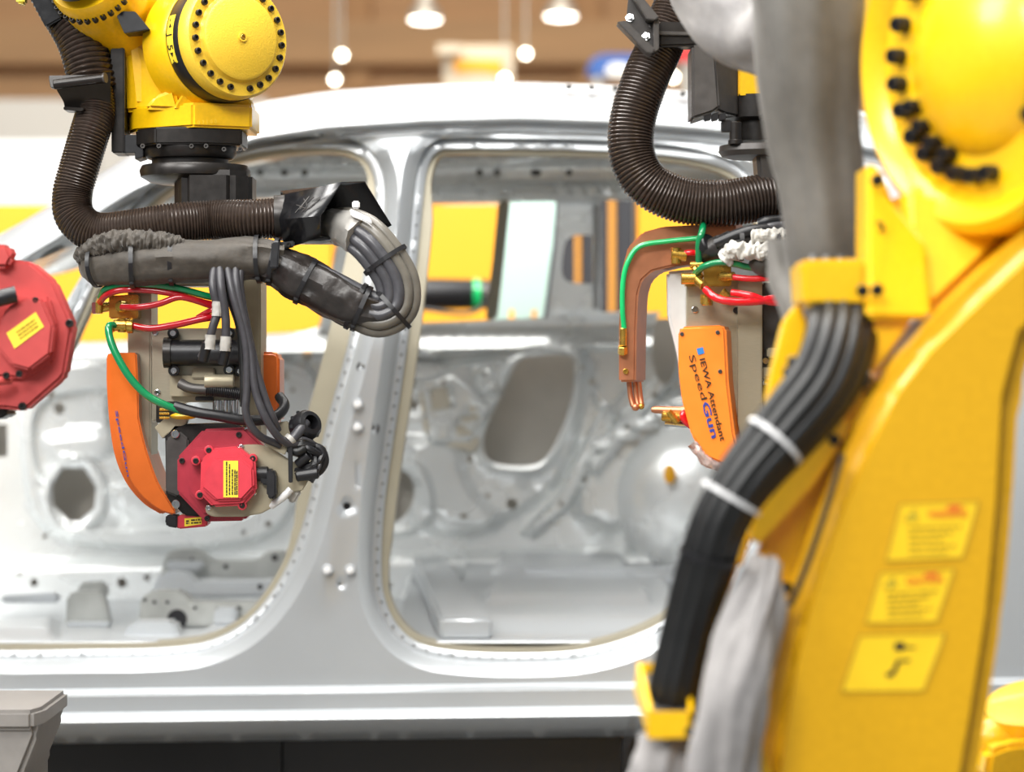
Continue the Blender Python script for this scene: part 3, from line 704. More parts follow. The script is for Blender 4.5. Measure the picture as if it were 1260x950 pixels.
for x in (176, 196, 236, 254, 276, 296): bolt('bolt', A(x, 180 + (4 if x > 260 else 0), -.052 if x < 280 else -.03), (0, -1, 0), .004, .006, 'graphite', rob)
# cast numbers on the base flange
letters('cast_mark', '0 3 1 0 0', A(243, 153, -.0715), A(285, 150, -.05) - A(243, 153, -.071), (0, 0, 1), .009, 'cast_yellow', rob, lift=.0006)

# ---- corrugated hose with its black hood (rests in the bracket)
hs_ = thing('corrugated_hose', 'black corrugated hose bent under the left robot wrist, ending in a black hood', 'hose', A(92, 260, -.03))
MB().ribbed([A(40, -60, .03), A(72, 0, .025), A(98, 45, .01), A(110, 84, .0), A(114, 112, -.005)], .0405, .0085, .004).build('upper_hose', 'hose_rubber', hs_)
mb = MB(); mb.poly([A(28, -20, -.03), A(48, -26, -.03), A(77, 22, -.03), A(56, 34, -.03)], (0, .05, 0), .003); mb.poly([A(48, -26, -.02), A(70, -26, -.02), A(82, 10, -.02), A(74, 22, -.02)], (0, .05, 0), .003); mb.build('hose_clamp', 'black_gloss', hs_)
MB().px([(18, -8), (30, -8), (30, 4), (20, 4)], YL - .02, .03, .003).build('end_plug', 'label', hs_, label='pale yellow plug')
MB().ribbed([A(117, 112, -.005), A(117, 140, -.02), A(110, 165, -.035), A(98, 205, -.045), A(89, 240, -.05), A(93, 268, -.06), A(118, 286, -.07), A(160, 283, -.08), A(210, 275, -.085), A(260, 271, -.074), A(310, 270, -.085), A(350, 268, -.075)], .0325, .0050, .0030).build('hose', 'hose_rubber', hs_)
hd = MB()
base = [A(350 + 34 * .12 * math.cos(k) * 0, 268, -.075) + Vector((0, math.sin(k * math.pi / 3 + .5) * .037, math.cos(k * math.pi / 3 + .5) * .042)) for k in range(6)]
# hexagonal sheet hood: small end round the hose, wide slanted mouth
sm_end = [A(352, 240, -.10), A(345, 236, -.05), A(347, 258, -.03), A(352, 300, -.04), A(350, 306, -.085), A(344, 270, -.115)]
mouth = [A(420, 225, -.13), A(449, 224, -.05), A(482, 277, .0), A(440, 300, -.02), A(394, 291, -.13), A(394, 266, -.155)]
hd.loft([sm_end, [(a + b) / 2 for a, b in zip(sm_end, mouth)], mouth], caps=False)
ho = hd.build('hood', 'black_gloss', hs_, smooth=20); md = ho.modifiers.new('sheet_thickness', 'SOLIDIFY'); md.thickness = .003; md.offset = 0
mb = MB(); mb.lathe([(.036, -.012), (.0365, -.01), (.0365, .012), (.036, .014)], A(347, 268, -.076), (1, .06, .03), 32); mb.build('collar', 'black_metal', hs_)
mb = MB(); mb.px([(335, 300), (362, 296), (362, 304), (335, 308)], YL - .12, .012, .002); o = mb.build('hood_clamp', 'black', hs_)
for x in (345, 355): bolt('bolt', A(x, 301, -.12), (0, -1, 0), .004, .004, 'black_metal', o)
# ink scribble on the hood
def on_hood(u, v): 
    a0, a1, b0, b1 = sm_end[5], mouth[5], sm_end[0], mouth[0]
    return (a0.lerp(a1, u)).lerp(b0.lerp(b1, u), v)
mb = MB()
for pts in ([(.35, .2), (.5, .75), (.42, .3), (.6, .7)], [(.55, .2), (.75, .6), (.6, .55)], [(.3, .5), (.6, .3), (.7, .45)], [(.4, .7), (.55, .4), (.5, .2)]):
    mb.tube([on_hood(u, v) + Vector((-.001, -.002, 0)) for u, v in pts], .0005, 4)
mb.build('scratches', 'graphite', hs_, label='grey scratches on the hood')

# ---- cable loop out of the hood, wrapped in cloth on its way back
cb = thing('cable_bundle', 'grey cables looping out of the black hood into a cloth wrapped bundle', 'cables', A(480, 390, -.1))
loop = [(404, 278, -.05), (428, 279, -.085), (452, 294, -.11), (474, 320, -.115), (489, 348, -.115), (488, 376, -.115), (466, 388, -.115), (438, 377, -.112), (405, 360, -.11), (372, 345, -.105)]
lp = catmull([A(*p) for p in loop], 8); T, N, B = frames(lp)
for k, (o1, o2, m) in enumerate(((-.026, -.004, 'cable_grey'), (-.013, -.014, 'cable_grey'), (.001, -.017, 'cable_grey'), (.014, -.012, 'cable_pale'), (.026, -.002, 'cable_pale'), (-.014, .013, 'cable_grey'), (.012, .014, 'cable_pale'))):
    pts = []
    for i, p in enumerate(lp):
        t_ = T[i]; side = Vector((0, -1, 0)).cross(t_); side = -side.normalized()
        f = min(1., .62 + .38 * i / 14); pts.append(p + side * (-o1 * f) + Vector((0, o2, 0)))
    MB().tube(pts, .0095, 12, per=1).build('cable', m, cb, label='pale grey cable' if m == 'cable_pale' else None)
def tie(pos, axis, r1, r2, parent, m='black', up=None, wd=.0035):
    ax = Vector(axis).normalized(); u = Vector((0, -1, 0)); u = (u - ax * u.dot(ax)).normalized(); v = ax.cross(u); mb = MB(); n = 28
    rings = []
    for j in range(n):
        a = 2 * math.pi * j / n; d = u * (math.cos(a) * r1) + v * (math.sin(a) * r2); c = Vector(pos) + d; dn = d.normalized()
        rings.append([c - ax * wd, c - ax * wd + dn * .0018, c + ax * wd + dn * .0018, c + ax * wd])
    rings.append(rings[0]); mb.loft(rings, caps=False)
    hpos = Vector(pos) + u * (r1 * .6) + v * (r2 * .8); mb.box(hpos, (.007, .007, .007), .001)
    return mb.build('cable_tie', m, parent)
for i in (24, 42, 56):
    tie(lp[i], T[i], .026, .038, cb)
# pale tape collar where the cables leave the hood
mb = MB(); mb.tube([A(404, 279, -.06), A(424, 280, -.085), A(443, 291, -.105)], [.024, .030, .031], 24, step=.003, fold=.005, fl=3, fk=2.2); mb.build('tape', 'clear_tape', cb, label='pale tape collar')
mb = MB(); mb.poly([A(430, 256, -.125), A(456, 268, -.14), A(458, 276, -.14), A(432, 266, -.13)], (0, .012, 0), .002); mb.box(A(438, 252, -.125), (.012, .008, .012), .002); mb.build('tape_tab', 'white_plastic', cb)
mb = MB(); mb.tube([A(476, 387, -.112), A(440, 378, -.112), A(405, 361, -.11), A(372, 344, -.108), A(340, 328, -.105), A(300, 318, -.1)], [.022, .033, .036, .035, .032, .03], 36, step=.003, wr=.0012, wsc=60, fold=.006, fl=4, fk=2.0); mb.build('dark_wrap', 'dark_cloth', cb, label='dark wrinkled cloth wrap')
mb = MB(); mb.tube([A(348, 322, -.106), A(310, 318, -.11), A(260, 320, -.115), A(210, 322, -.115), A(160, 326, -.1), A(122, 330, -.07), A(108, 322, -.03)], [.031, .033, .034, .035, .034, .030, .018], 36, step=.003, wr=.001, wsc=50, fold=.004, fl=4, fk=2.0); mb.build('olive_wrap', 'olive_cloth', cb, label='smooth olive cloth wrap')
mb = MB(); c_ = resample(catmull([A(100, 318, -.06), A(118, 303, -.09), A(150, 298, -.115), A(190, 299, -.125), A(226, 303, -.125)], 10), .0014)
mb.tube(c_, lambda t: .019 - .006 * abs(2 * t - 1) ** 3, 40, per=1, wr=.004, wsc=80, fold=.004, fl=45, fk=1.2); mb.build('gathered_cloth', 'olive_cloth', cb, label='gathered wrinkled cloth strip')
for x, y, ax in ((118, 328, (-.9, .3, -.1)), (163, 325, (1, .05, .02)), (212, 322, (1, 0, 0)), (318, 319, (1, -.05, .05)), (336, 322, (1, 0, -.2)), (376, 347, (.9, 0, -.45)), (445, 380, (.9, 0, -.4))):
    tie(A(x, y, -.112 if x > 130 else -.08), ax, .036 if x > 130 else .03, .037 if x > 130 else .032, cb)
mb = MB(); mb.px([(334, 298), (344, 298), (342, 330), (332, 330)], YL - .155, .012, .002); mb.build('strap', 'black', cb)
tail = [(265, 318), (270, 318), (278, 316), (290, 320), (298, 322)]
ends = [((262, 352, -.15), (268, 380, -.15), (262, 402, -.152), (257, 420, -.15), (248, 440, -.14)),
        ((272, 352, -.152), (277, 385, -.152), (278, 405, -.152), (277, 425, -.15), (274, 446, -.14)),
        ((286, 360, -.15), (302, 420, -.15), (304, 475, -.15), (303, 510, -.15), (318, 535, -.14), (345, 548, -.12)),
        ((292, 355, -.148), (308, 430, -.148), (314, 480, -.15), (330, 520, -.15), (352, 545, -.13), (380, 545, -.1)),
        ((296, 358, -.14), (312, 440, -.142), (326, 490, -.142), (336, 515, -.14), (342, 530, -.13)),
        ((280, 356, -.13), (294, 400, -.13), (298, 440, -.13), (300, 480, -.13), (300, 500, -.125))]
for k, e in enumerate(ends):
    x0, y0 = (tail + [(284, 320)])[k]
    MB().tube([A(x0, y0, -.13), *[A(*p) for p in e]], .0068 if k < 2 else .0062, 12).build('drop_cable', 'drop_grey' if k != 5 else 'cable_black', cb)
for k, (x, y) in enumerate(((267, 380), (258, 421), (277, 423))):
    MB().tube([A(x + 1, y - 9, -.151), A(x, y + 9, -.151)], .0085, 14, wr=.0012, wsc=200).build('clear_sleeve', 'clear_tape', cb, label='clear sleeve on a cable')
for x, y in ((252, 438), (276, 442)): MB().tube([A(x + 3, y - 16, -.148), A(x - 2, y + 6, -.142)], .0085, 12).build('boot', 'black', cb)
# ------------------------------------------------------------------ left welding gun, hanging from the robot flange
gun = thing('spot_welding_gun', 'welding gun with red octagonal motor and orange cover under the left wrist', 'welding gun', A(240, 470, .05))
MB().px([(157, 342), (186, 342), (186, 600), (205, 622), (190, 628), (176, 600), (157, 500)], YL - .02, .09, .003).build('side_plate', 'aluminium', gun)
MB().px([(300, 345), (321, 345), (321, 560), (300, 560)], YL + .0, .11, .003).build('side_plate', 'plate_beige', gun)
MB().px([(262, 262), (300, 262), (300, 345), (262, 345)], YL, .08, .003).build('hanger', 'aluminium', gun)
MB().px([(170, 320), (322, 320), (322, 352), (170, 352)], YL + .02, .07, .003).build('top_plate', 'aluminium', gun)
mp = MB().px([(187, 404), (304, 404), (304, 495), (230, 495), (187, 520)], YL - .03, .03, .002).build('middle_plate', 'aluminium', gun)
for x, y in ((191, 409), (194, 483)): bolt('screw', A(x, y, -.03), (0, -1, 0), .0052, .002, 'chrome', mp)
# orange covers
oc = MB()
out = [(136, 434), (168, 434), (170, 470), (171, 515), (180, 552), (196, 592), (209, 618), (214, 632), (200, 628), (180, 615), (160, 592), (146, 558), (138, 515), (134, 470)]
out = [(136, 434), (168, 434), (170, 470)] + [(p.x, p.y) for p in catmull([Vector((x, y, 0)) for x, y in ((171, 515), (180, 552), (194, 592), (208, 616), (217, 630))], 4)] + [(p.x, p.y) for p in catmull([Vector((x, y, 0)) for x, y in ((214, 634), (196, 628), (174, 611), (156, 585), (144, 550), (138, 515), (134, 470))], 4)]
oc.poly([A(x, y, -.055) for x, y in out], (0, .14, 0), .004, 2); cv = oc.build('orange_cover', 'orange', gun)
lips = [(131, 440), (134, 434), (139, 436), (139, 470)] + [(p.x, p.y) for p in catmull([Vector((x, y, 0)) for x, y in ((141, 515), (149, 557), (164, 592), (184, 616), (206, 630))], 4)] + [(p.x, p.y) for p in catmull([Vector((x, y, 0)) for x, y in ((198, 633), (176, 619), (155, 594), (141, 560), (134, 515), (131, 470))], 4)]
MB().poly([A(x, y, -.045) for x, y in lips], (0, .12, 0), .002).build('cover_edge', 'orange', gun)
letters('lettering', 'SpeedGun', A(141.5, 505, -.0562), A(157, 588, -.0562) - A(141.5, 505, -.0562), (1, 0, .1), .0055, 'print_blue', cv, width=.108, bold=.01)
letters('lettering', 'Attendant', A(138.2, 455, -.0505), A(150.5, 570, -.0505) - A(138.2, 455, -.0505), (1, 0, .1), .005, 'white_plastic', cv, width=.135, bold=.02)
MB().px([(318, 433), (338, 433), (344, 438), (344, 520), (318, 520)], YL + .05, .1, .006, 3).build('orange_cover', 'orange', gun)
# valve block and hoses
vb = MB(); vb.px([(134, 364), (170, 362), (170, 392), (134, 392)], YL - .06, .04, .002); vb = vb.build('valve_block', 'brass', gun)
MB().px([(113, 372), (122, 372), (122, 386), (113, 386)], YL - .055, .02, .001).build('fitting', 'chrome', vb)
for a_, b_, r_ in (((120, 379, -.05), (136, 377, -.05), .008), ((122, 372, -.065), (122, 386, -.065), .006), ((146, 377, -.075), (152, 377, -.066), .009), ((140, 400, -.07), (156, 400, -.07), .010), ((150, 392, -.07), (150, 409, -.07), .007), ((136, 398, -.07), (136, 408, -.075), .007), ((156, 401, -.07), (164, 401, -.07), .012)):
    MB().cyl(A(*a_), A(*b_), r_, 14, .001).build('fitting', 'brass', vb)
def tube_part(name, pts, r, m, parent, off=A, n=12, label=None): return MB().tube([off(*p) for p in pts], r, n).build(name, m, parent, label=label)
tube_part('red_hose', [(121, 376, -.06), (130, 364, -.085), (150, 357, -.1), (180, 357, -.105), (215, 362, -.105), (258, 374, -.1), (275, 376, -.08)], .0052, 'red_hose', gun)
tube_part('red_hose', [(150, 378, -.08), (170, 378, -.1), (195, 374, -.11), (218, 366, -.112), (235, 368, -.11), (262, 377, -.1)], .0052, 'red_hose', gun)
tube_part('red_hose', [(160, 400, -.07), (185, 404, -.085), (215, 400, -.095), (245, 393, -.1), (262, 390, -.095), (280, 384, -.08)], .0056, 'red_hose', gun)
tube_part('red_hose', [(243, 391, -.09), (255, 384, -.095), (265, 380, -.1), (280, 372, -.08)], .0045, 'red_hose', gun)
tube_part('green_hose', [(124, 366, -.06), (130, 356, -.08), (152, 350, -.1), (185, 350, -.108), (220, 355, -.108), (258, 365, -.1), (275, 366, -.08)], .0056, 'green_hose', gun)
tube_part('green_hose', [(140, 400, -.08), (134, 402, -.09), (135, 415, -.095), (142, 434, -.1), (158, 462, -.105), (178, 484, -.105), (200, 497, -.105), (226, 506, -.1), (245, 508, -.095)], .0062, 'green_hose', gun)
tube_part('black_hose', [(215, 500, -.1), (240, 507, -.105), (270, 512, -.105), (300, 517, -.1), (330, 516, -.09), (345, 508, -.07), (350, 498, -.05), (344, 488, -.03)], .0085, 'black', gun)
# black cylinder with clamp ears, shaft below
cy = MB(); cy.cyl(A(208, 434, -.065), A(300, 434, -.065), .0205, 32, .003); cy.px([(214, 418), (298, 418), (298, 450), (214, 450)], YL - .062, .03, .003); cy = cy.build('cylinder', 'black', gun)
MB().lathe([(.0245, 0), (.0245, .012), (.018, .012), (.018, 0)], A(202, 434, -.065), (1, 0, 0), 32).build('end_ring', 'black_metal', cy)
for x, y in ((213, 410), (282, 410), (214, 456), (282, 455), (296, 457)):
    MB().cyl(A(x, y, -.068), A(x, y, -.03), .0092, 18, .001).build('clamp_ear', 'black', cy); bolt('screw', A(x, y, -.068), (0, -1, 0), .0052, .003, 'chrome', cy)
mb = MB(); mb.px([(236, 453), (264, 453), (264, 466), (236, 466)], YL - .05, .03, .002); mb.px([(209, 462), (298, 462), (298, 488), (209, 488)], YL - .045, .015, .001); mb.build('bracket', 'plate_beige', gun)
MB().cyl(A(252, 470, -.07), A(288, 470, -.07), .012, 20, .001).build('bush', 'plate_beige', gun)
MB().tube([A(222, 472, -.06), A(236, 478, -.068), A(262, 480, -.07), A(300, 484, -.07)], .0085, 14).build('shaft', 'graphite', gun)
MB().ribbed([A(254, 480, -.07), A(275, 482, -.072), A(302, 486, -.072)], .0098, .003, .0012, 14).build('bellows', 'black', gun)
mb = MB()
for x in (268, 278, 288): mb.cyl(A(x, 492, -.05), A(x, 514, -.05), .0085, 16, .001)
mb.build('pin', 'chrome', gun)
mb = MB(); mb.px([(192, 494), (216, 494), (216, 520), (192, 520)], YL - .05, .03, .001); mb.px([(240, 488), (262, 488), (262, 493), (240, 493)], YL - .06, .02, .001); mb.build('terminal_block', 'black_metal', gun)
for k in range(4): MB().cyl(A(196, 499 + 5 * k, -.07), A(208, 499 + 5 * k, -.066), .0024, 8).build('pin', 'brass', gun)
MB().sphere(A(226, 512, -.06), .013, 10, (1.7, 1, .45)).build('yellow_cap', 'yellow', gun)
MB().px([(190, 526), (206, 512), (232, 512), (228, 522), (206, 534), (200, 540)], YL - .06, .03, .001).build('gusset', 'plate_beige', gun)
MB().px([(188, 602), (199, 600), (202, 614), (192, 616)], YL - .03, .03, .002).build('small_plate', 'black_metal', gun)  # small black metal plate near the foot of the cover
# motor: black flange, red casing, beige plate, red end cap
mot = MB(); mot.px([(203, 535), (214, 522), (290, 520), (306, 530), (306, 610), (262, 637), (226, 634), (204, 610)], YL - .06, .05, .003); mot = mot.build('motor_flange', 'black_metal', gun)
MB().px([(204, 540), (220, 530), (232, 540), (232, 604), (218, 612), (204, 606)], YL - .068, .02, .003).build('flange_side', 'graphite', mot)
for x, y in ((216, 534), (217, 620), (305, 530)): bolt('bolt', A(x, y, -.068), (0, -1, 0), .0068, .006, 'chrome', mot)
red = MB(); red.px([(250, 528), (301, 526), (326, 550), (326, 612), (300, 641), (252, 642), (218, 606), (218, 563)], YL - .09, .04, .004); red.px([(232, 552), (300, 545), (318, 562), (318, 605), (296, 634), (252, 634), (232, 606)], YL - .1, .02, .004); red = red.build('motor_casing', 'red_dark', gun, label='dark red motor casing')
for x, y in ((294, 535), (224, 567), (255, 638), (241, 567)): bolt('bolt', A(x, y, -.0905), (0, -1, 0), .0046, .003, 'black_metal', red)
pl = MB(); pl.poly([A(x, y, -.105) for x, y in [(293, 549), (302, 547), (318, 547), (334, 551), (350, 562), (362, 569), (372, 572), (380, 590), (372, 604), (352, 606), (340, 622), (322, 632), (300, 636), (262, 636), (254, 632), (252, 624), (256, 620), (262, 624), (290, 600)]], (0, .012, 0), .0015); pl = pl.build('motor_plate', 'plate_beige', gun)
for x, y in ((257, 625), (313, 606), (297, 550)): bolt('screw', A(x, y, -.105), (0, -1, 0), .0042, .002, 'chrome', pl)
cap = MB()
octo = [(261, 552), (293, 549), (314, 566), (316, 604), (300, 622), (262, 624), (246, 608), (247, 566)]
cap.px(octo, YL - .135, .035, .004)
octi = [(263, 563), (294, 561), (312, 576), (313, 600), (298, 616), (266, 617), (249, 602), (250, 577)]
cap.px(octi, YL - .143, .02, .004); cap = cap.build('motor_cap', 'red', gun)
for x, y, dx, dy in ((257, 554, 6, 6), (311, 564, -5, 6), (298, 622, -4, -6), (246, 609, 6, -5), (241, 567, 7, 0)):
    o = MB().cyl(A(x, y, -.130), A(x, y, -.098), .0075, 18, .001).build('lug', 'red', cap); bolt('bolt', A(x, y, -.1302), (0, -1, 0), .0045, .0015, 'black_metal', cap)
lb = quad_plate('motor_label', [A(275, 567, -.1432), A(293, 567, -.1432), A(293, 612, -.1432), A(275, 612, -.1432)], .0006, 'label', cap)
dashes('print_lines', 'print', lb, A(275, 612, -.1438), (0, 0, 1), (-1, 0, 0), [(.003, .056, -.0060), (.004, .052, -.0105), (.004, .044, -.0150), (.004, .044, -.0190), (.004, .042, -.0220)], .0022, seed=3)
mb = MB()
for k in range(5): mb.box(A(262, 572 + 9 * k, -.1432), (.016, .0006, .0012))
# cable connector of the cap, sensor box below
co = MB(); co.cyl(A(316, 583, -.11), A(330, 583, -.11), .012, 18, .001); co.px([(328, 577), (336, 577), (340, 584), (340, 610), (334, 616), (328, 610)], YL - .13, .03, .003); co.px([(318, 586), (332, 588), (332, 598), (322, 596)], YL - .12, .02, .002); co.build('connector', 'black', gun)
rb = MB().px([(219, 634), (252, 634), (256, 642), (254, 648), (220, 651), (216, 648)], YL - .055, .05, .002).build('sensor_box', 'red', gun)
MB().px([(204, 634), (218, 634), (218, 650), (206, 648), (203, 644)], YL - .058, .05, .002).build('sensor_end', 'black', rb)
sl = quad_plate('sensor_label', [A(227, 638, -.0552), A(248, 636, -.0552), A(248, 645, -.0552), A(227, 648, -.0552)], .0005, 'label', rb)
dashes('print_lines', 'print', sl, A(229, 645, -.0558), (1, 0, .06), (0, 0, 1), [(.008, .024, .0), (.008, .024, .0045), (0, .005, 0), (0, .005, .0035)], .0025, seed=8)
# clamped cable plugs at the right of the motor
pg = MB(); pg.lathe([(.022, -.012), (.024, -.01), (.024, .012), (.019, .02), (.012, .022), (.012, .0)], A(375, 525, -.09), (.55, -.75, .35), 26); pg = pg.build('round_plug', 'black', gun)
for k in range(10):
    a_ = k * .628; ax = Vector((.55, -.75, .35)).normalized(); u = ax.orthogonal().normalized(); v = ax.cross(u)
    MB().box(A(375, 525, -.09) + (u * math.cos(a_) + v * math.sin(a_)) * .0245, (.006, .006, .006), .001).build('knurl', 'black', pg)
tube_part('plug_cable', [(352, 548, -.12), (362, 538, -.118), (370, 528, -.112), (376, 520, -.1)], .0085, 'cable_grey', gun)
mb = MB(); mb.tube([A(355, 543, -.122), A(359, 539, -.12)], .0105, 14); mb.build('clear_sleeve', 'clear_tape', gun)
rr = random.Random(9)
for k in range(9):
    a0 = (352 + rr.uniform(-6, 10), 550 + rr.uniform(-6, 10), -.1 + rr.uniform(-.02, .02)); b0 = (388 + rr.uniform(-6, 10), 560 + rr.uniform(-8, 20), -.09 + rr.uniform(-.02, .02)); c0 = (370 + rr.uniform(-8, 16), 582 + rr.uniform(-6, 14), -.1)
    tube_part('lead', [a0, ((a0[0] + b0[0]) / 2, a0[1] - 4 + rr.uniform(-8, 10), -.115), b0, ((b0[0] + c0[0]) / 2 + 5, (b0[1] + c0[1]) / 2, -.11), c0], rr.choice((.0035, .0045, .0055)), rr.choice(('black', 'black', 'cable_black', 'cable_grey')), gun, n=8)
tube_part('plug_cable', [(356, 552, -.115), (366, 556, -.12), (374, 552, -.115), (380, 545, -.1)], .007, 'cable_black', gun)
tube_part('plug_cable', [(378, 548, -.1), (394, 552, -.1), (400, 566, -.1), (395, 578, -.1), (384, 586, -.105)], .0065, 'black', gun)
MB().px([(330, 538), (354, 552), (350, 560), (326, 548)], YL - .12, .012, .001).build('clamp_strip', 'plate_beige', gun); mb = MB(); mb.px([(340, 520), (354, 518), (358, 540), (344, 540)], YL - .07, .02, .002); mb.build('clamp_strip', 'plate_beige', gun)
mb = MB(); mb.px([(354, 548), (360, 548), (360, 594), (355, 594)], YL - .128, .008, .001); mb.cyl(A(364, 586, -.115), A(392, 582, -.115), .009, 14, .002); mb.cyl(A(366, 572, -.11), A(380, 560, -.115), .008, 12, .001); mb.build('plug', 'black', gun)
mb = MB(); mb.px([(356, 600), (368, 596), (371, 606), (362, 620), (353, 616)], YL - .1, .015, .003); mb.build('loose_tape', 'clear_tape', gun)
MB().tube([A(334, 622, -.1), A(346, 614, -.11), A(358, 602, -.11)], .006, 10, wr=.001, wsc=100).build('loose_tape', 'white_plastic', gun)

# ------------------------------------------------------------------ red servo motor of another gun, at the left edge
YM = 4.05
def M_(x, y, d=0.): return D(x, y, YM, d)
sv = thing('servo_motor', 'large red motor with tilted yellow label, cut by the left edge', 'motor', M_(10, 405, .1))
outp = [(-60, 330), (-20, 300), (2, 300), (6, 318), (38, 322), (66, 346), (90, 400), (80, 460), (74, 468), (30, 506), (8, 503), (-60, 500), (-95, 440), (-95, 380)]
MB().poly([M_(x, y) for x, y in outp], (0, .05, 0), .005).build('casing', 'red_matte', sv)
MB().poly([M_(-10, 302, -.02), M_(9, 300, -.02), M_(16, 316, -.02), M_(10, 330, -.02), M_(-10, 330, -.02)], (0, .05, 0), .006).build('lug', 'red_matte', sv)
inn = [(2, 390), (8, 378), (36, 364), (52, 368), (66, 400), (62, 436), (36, 456), (14, 450), (-6, 425)]
cp_ = MB(); cp_.poly([M_(x, y, -.035) for x, y in inn], (0, .04, 0), .004); cp_.poly([M_(x, y, -.012) for x, y in [(-30, 360), (20, 358), (60, 366), (70, 400), (64, 446), (30, 466), (-30, 462)]], (0, .02, 0), .004); cp_ = cp_.build('end_cap', 'red_matte', sv)
lq = [M_(8, 410, -.0352), M_(44, 384, -.0352), (M_(54, 402, -.0352)), M_(18, 429, -.0352)]
lb = quad_plate('motor_label', lq, .0006, 'label', cp_)
dashes('print_lines', 'print_faint', lb, M_(18, 427, -.036), lq[1] - lq[0], lq[0] - lq[3], [(.012, .044, .004), (.012, .044, .009), (.012, .044, .014), ], .0024, seed=4)
for x, y, r_ in ((86, 398, .006), (28, 500, .006), (0, 318, .006), (44, 369, .004), (24, 460, .005), (8, 462, .005)): bolt('bolt', M_(x, y, -.002 if r_ > .005 else -.03), (0, -1, 0), r_, .006, 'black_metal', sv)
MB().tube([M_(-30, 378, -.04), M_(-4, 368, -.045), M_(20, 362, -.04)], .012, 14).build('connector', 'black', sv)
MB().tube([M_(-40, 478, -.01), M_(-8, 470, -.03), M_(14, 468, -.02)], .006, 10).build('pin', 'red_matte', sv)
MB().px([(-70, 500), (6, 500), (12, 508), (0, 516), (-70, 520)], YM + .02, .08, .004).build('flange', 'black_metal', sv)
MB().tube([M_(-60, 420, .05), M_(-120, 440, .2), M_(-200, 300, .3), M_(-260, 100, .3)], .05, 20).build('arm', 'graphite', sv)
t_ = MB(); t_.cyl((M_(-260, 100, .3)), Vector((M_(-260, 0).x, YM + .3, 0)), .06, 20); t_.build('post', 'graphite', sv)

# grey box at the lower left corner
YB = 4.2
bx = thing('equipment_box', 'grey metal box corner at the bottom left below the car sill', 'box', (P(-40, 0, YB).x, YB, 0))
z1 = P(0, 874, YB).z
MB().poly([Vector((P(-160, 0, YB).x, YB, z1 - .03)), Vector((P(40, 0, YB).x, YB, z1 - .03)), Vector((P(49, 0, YB).x, YB + .05, z1 - .03)), Vector((P(47, 0, YB).x, YB + .28, z1 - .03)), Vector((P(-160, 0, YB).x, YB + .28, z1 - .03))], (0, 0, .03), .006).build('lid', 'box_grey', bx)
MB().poly([P(-160, 890, YB + .01), P(44, 884, YB + .01), P(46, 905, YB + .01), P(26, 955, YB + .01), P(26, 1000, YB + .01), P(-160, 1000, YB + .01)], (0, .25, 0), .008).build('body', 'box_grey', bx)
MB().box((P(-60, 0, YB).x, YB + .14, (P(0, 990, YB).z) / 2), (.16, .2, P(0, 990, YB).z), .005).build('foot', 'graphite', bx)
# ------------------------------------------------------------------ right welding gun (behind the right arm)
YG = 4.42
def G(x, y, d=0.): return D(x, y, YG, d)
rg = thing('spot_welding_gun', 'welding gun with copper arm and lettered orange cover on the right', 'welding gun', G(880, 430, .05))
# copper arm: curved bar with a deep section, electrodes at its end
ca = [(905, 274), (868, 276), (815, 279), (790, 286), (772, 304), (764, 334), (761, 400), (761, 470), (782, 470), (783, 400), (785, 362), (790, 345), (802, 334), (830, 327), (905, 322)]
cm = MB(); cm.poly([G(x, y, -.02) for x, y in ca], Vector((.019, .06, 0)), .003, 2); cop = cm.build('copper_arm', 'copper', rg)
tube_part('green_hose', [(768, 404, -.03), (766, 380, -.032), (767, 345, -.032), (774, 320, -.032), (788, 303, -.032), (820, 297, -.034), (862, 293, -.04)], .0042, 'bright_green_hose', rg, G)
MB().cyl(G(767, 404, -.03), G(767, 426, -.03), .0058, 14, .001).build('fitting', 'brass', rg)
MB().cyl(G(766, 426, -.03), G(766, 436, -.025), .0075, 6, .001).build('fitting', 'brass', rg)
bolt('bolt', G(770, 457, -.0205), (0, -1, 0), .0045, .003, 'brass', rg)
for dx in (0, 7, 12): MB().tube([G(774 + dx, 470, 0), G(776 + dx, 488, 0), G(779 + dx * .9, 500, -.003)], .0042, 12).build('electrode_holder', 'copper', rg)
MB().sphere(G(782, 501, -.004), .0062, 10).build('electrode_tip', 'copper', rg); MB().sphere(G(789, 500, -.004), .005, 10).build('electrode_tip', 'brass', rg)
le = MB(); le.lathe([(0, 0), (.004, .001), (.0058, .006), (.0062, .045), (.008, .05), (.0085, .075), (.0, .075)], G(801, 504, -.01), (1, -.05, -.03), 18); le.build('lower_electrode', 'copper', rg)
le = MB(); le.cyl(G(814, 512, -.02), G(838, 514, -.02), .008, 14, .002); le.cyl(G(822, 506, -.025), G(834, 520, -.025), .006, 10, .001); le.build('electrode_joint', 'brass', rg)
MB().cyl(G(818, 520, -.01), G(860, 524, -.01), .005, 12).build('pin', 'chrome', rg)
tube_part('red_hose', [(846, 506, -.02), (840, 512, -.025), (848, 522, -.02), (860, 528, 0)], .006, 'bright_red_hose', rg, G)
